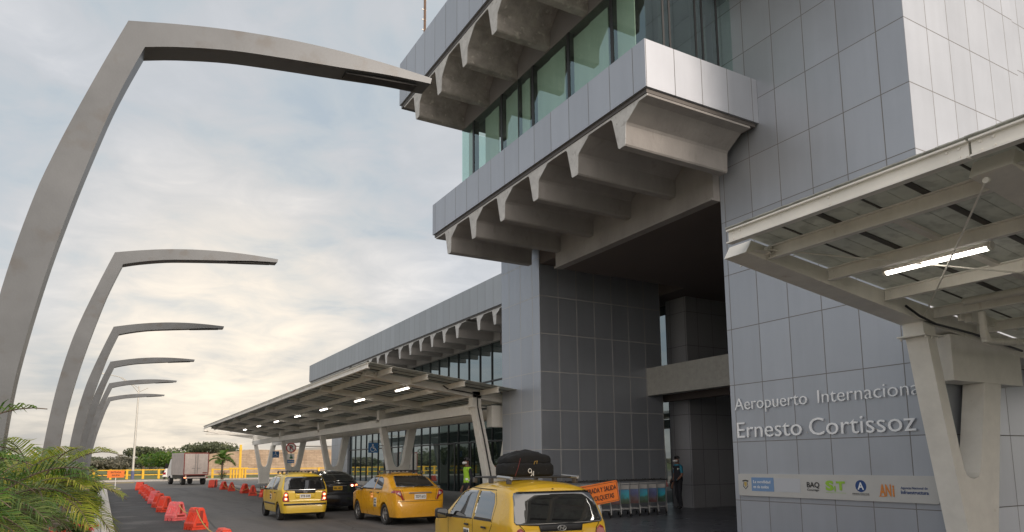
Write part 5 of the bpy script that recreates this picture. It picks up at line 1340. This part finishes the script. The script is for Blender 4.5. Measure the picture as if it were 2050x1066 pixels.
# ================================================================== PEOPLE
def person(label, loc, yaw, h, pose, cloth):
    """one skinned body; materials by height; clothing as children"""
    root = thing('person', label, 'person', loc, yaw)
    s = h/1.75
    J = dict(pel=(0, 0, .95), wst=(0, -.01, 1.08), che=(0, -.01, 1.30), nk0=(0, -.0, 1.46), nk1=(0, .015, 1.53), hd0=(0, .03, 1.60), hd1=(0, .035, 1.68))
    verts = []; rad = []; edges = []; ix = {}
    def V_(n, p, r): ix[n] = len(verts); verts.append(Vector(p)*s); rad.append(r if isinstance(r, tuple) else (r, r))
    def E_(a, c_): edges.append((ix[a], ix[c_]))
    V_('pel', J['pel'], (.15, .115)); V_('wst', J['wst'], (.15, .11)); V_('che', J['che'], (.175, .12)); V_('nk0', J['nk0'], (.09, .08)); V_('nk1', J['nk1'], .055); V_('hd0', J['hd0'], (.072, .085)); V_('hd1', J['hd1'], (.078, .09))
    for a, c_ in (('pel', 'wst'), ('wst', 'che'), ('che', 'nk0'), ('nk0', 'nk1'), ('nk1', 'hd0'), ('hd0', 'hd1')): E_(a, c_)
    for sd_, nm in ((-1, 'l'), (1, 'r')):
        q = pose[nm]
        V_('sh'+nm, (sd_*.185, 0, 1.41), .062); V_('el'+nm, q[0], .045); V_('wr'+nm, q[1], .030); V_('pa'+nm, q[2], (.036, .022))
        E_('nk0', 'sh'+nm); E_('sh'+nm, 'el'+nm); E_('el'+nm, 'wr'+nm); E_('wr'+nm, 'pa'+nm)
        V_('hp'+nm, (sd_*.10, 0, .88), .095); V_('kn'+nm, q[3], .066); V_('an'+nm, q[4], .045); V_('to'+nm, q[5], (.042, .032))
        E_('pel', 'hp'+nm); E_('hp'+nm, 'kn'+nm); E_('kn'+nm, 'an'+nm); E_('an'+nm, 'to'+nm)
        hp = Vector(q[2]); dr = (Vector(q[2])-Vector(q[1])).normalized()
        for k, ln in enumerate((.075, .085, .08, .062)):
            off = Vector((0, (k-1.5)*.018, 0)); V_(f'f{nm}{k}a', hp+dr*.045+off, .0095); V_(f'f{nm}{k}b', hp+dr*(.045+ln*.55)+off+Vector((-sd_*.010, 0, 0)), .0085); V_(f'f{nm}{k}c', hp+dr*(.045+ln)+off+Vector((-sd_*.028, 0, 0)), .0075)
            E_('pa'+nm, f'f{nm}{k}a'); E_(f'f{nm}{k}a', f'f{nm}{k}b'); E_(f'f{nm}{k}b', f'f{nm}{k}c')
        V_(f't{nm}a', hp+Vector((0, .040, -.005)), .011); V_(f't{nm}b', hp+Vector((-sd_*.01, .058, -.045)), .009); E_('pa'+nm, f't{nm}a'); E_(f't{nm}a', f't{nm}b')
    me = bpy.data.meshes.new('body'); me.from_pydata(verts, edges, []); me.update()
    o = bpy.data.objects.new('body', me); C.objects.link(o); o.parent = root
    md = o.modifiers.new('skin', 'SKIN'); md.use_smooth_shade = True
    for v, r_ in zip(me.skin_vertices[0].data, rad): v.radius = (r_[0]*s, r_[1]*s); v.use_root = False
    me.skin_vertices[0].data[0].use_root = True
    sb = o.modifiers.new('sub', 'SUBSURF'); sb.levels = 2; sb.render_levels = 2
    dg = bpy.context.evaluated_depsgraph_get(); dg.update(); ev = o.evaluated_get(dg); m2 = bpy.data.meshes.new_from_object(ev)
    o.modifiers.clear(); o.data = m2; m2.name = 'body'
    for m in (M['skin'], cloth['top'], cloth['leg'], M['black']): m2.materials.append(m)
    sl_ = cloth.get('sleeve', .95)
    for p in m2.polygons:
        z = p.center.z/s; x = abs(p.center.x)/s; y = p.center.y/s
        arm = x > .20 and z < 1.42
        if z > 1.49: i = 0
        elif arm and z > .70: i = 1 if z > sl_ else 0
        elif z > .96: i = 1
        elif z > .10: i = 2 if not (x > .2 and z > .70) else 0
        else: i = 3
        if arm and .62 < z < .80 and x > .22: i = 0
        p.material_index = i; p.use_smooth = True
    # face: nose, brow, ears, mask
    b = MB(); b.tube([(0, .115*1, 1.665), (0, .138, 1.625), (0, .118, 1.612)], [.006, .013, .008], 6)
    for sx in (-1, 1): b.disc((sx*.080, .03, 1.635), .024, (1, 0, 0), .016, 10)
    ob = b.build('facial_feature', M['skin'], root, smooth=60); ob.scale = (s,)*3
    b = MB()
    for sx in (-1, 1): b.disc((sx*.032, .108, 1.655), .010, (0, 1, 0), .012, 8)
    ob = b.build('eye', M['ink'], root); ob.scale = (s,)*3
    if cloth.get('mask'):
        b = MB(); b.tube([(-.072, .05, 1.60), (-.05, .105, 1.60), (0, .132, 1.60), (.05, .105, 1.60), (.072, .05, 1.60)], [.03, .042, .046, .042, .03], 8); ob = b.build('face_mask', cloth['mask'], root, smooth=60); ob.scale = (s,)*3
    # hair cap following the skull
    bm = bmesh.new(); bmesh.ops.create_uvsphere(bm, u_segments=18, v_segments=12, radius=1)
    for v in bm.verts: v.co = (v.co.x*.089, v.co.y*.103+.022, v.co.z*.085+1.695)
    bmesh.ops.delete(bm, geom=[v for v in bm.verts if v.co.z < 1.66 or (v.co.y > .085 and v.co.z < 1.72)], context='VERTS')
    hm = bpy.data.meshes.new('hair'); bm.to_mesh(hm); bm.free()
    for p in hm.polygons: p.use_smooth = True
    ob = addme('hair', hm, M['ink'], root); ob.scale = (s,)*3
    sm = ob.modifiers.new('t', 'SOLIDIFY'); sm.thickness = .01
    def shell(name, z0, z1, xm, m, off):
        bm = bmesh.new(); bm.from_mesh(m2); bm.normal_update()
        dl = [f for f in bm.faces if not (z0 < f.calc_center_median().z/s < z1 and abs(f.calc_center_median().x)/s < xm)]
        bmesh.ops.delete(bm, geom=dl, context='FACES')
        for v in bm.verts: v.co += v.normal*off
        nm_ = bpy.data.meshes.new(name); bm.to_mesh(nm_); bm.free(); nm_.materials.clear()
        return addme(name, nm_, m, root)
    for name, z0, z1, xm, m, off in cloth['shells']: 
        q = shell(name, z0, z1, xm, m, off)
        for p in q.data.polygons: p.material_index = 0
    return root
stand = dict(l=[(-.25, -.03, 1.13), (-.25, .05, .88), (-.245, .09, .79), (-.105, .03, .50), (-.11, -.02, .09), (-.12, .13, .045)],
             r=[(.25, -.05, 1.13), (.26, .03, .88), (.255, .07, .79), (.115, -.02, .50), (.13, -.10, .09), (.15, .05, .045)])
person('person in a bright yellow green reflective vest standing before the dark terminal doors', (9.85, 19.9, .15), R(88), 1.74, stand,
       dict(top=M['navy'], leg=M['navy'], sleeve=.9, mask=ccol('mask_white', (.6, .6, .6)), shells=[('reflective_vest', 1.0, 1.47, .21, M['hivis'], .008), ('reflective_band', 1.06, 1.11, .21, M['refl'], .012)]))
guard = dict(l=[(-.25, .0, 1.14), (-.19, .16, .98), (-.12, .22, .95), (-.10, .03, .50), (-.11, -.02, .09), (-.12, .13, .045)],
             r=[(.26, -.04, 1.13), (.27, .02, .88), (.265, .06, .79), (.12, .0, .50), (.15, -.14, .09), (.17, .01, .045)])
person('person in dark uniform with teal sleeves and a pale mask standing beside the dark pier', (16.62, 17.8, .15), R(80), 1.74, guard,
       dict(top=M['teal'], leg=M['navy'], sleeve=1.2, mask=ccol('mask_white', (.6, .6, .6)), shells=[('uniform_vest', .93, 1.45, .19, M['navy'], .014), ('reflective_band', 1.33, 1.36, .19, M['refl'], .018)]))
# small bin behind the guard and bollard seen through the passage
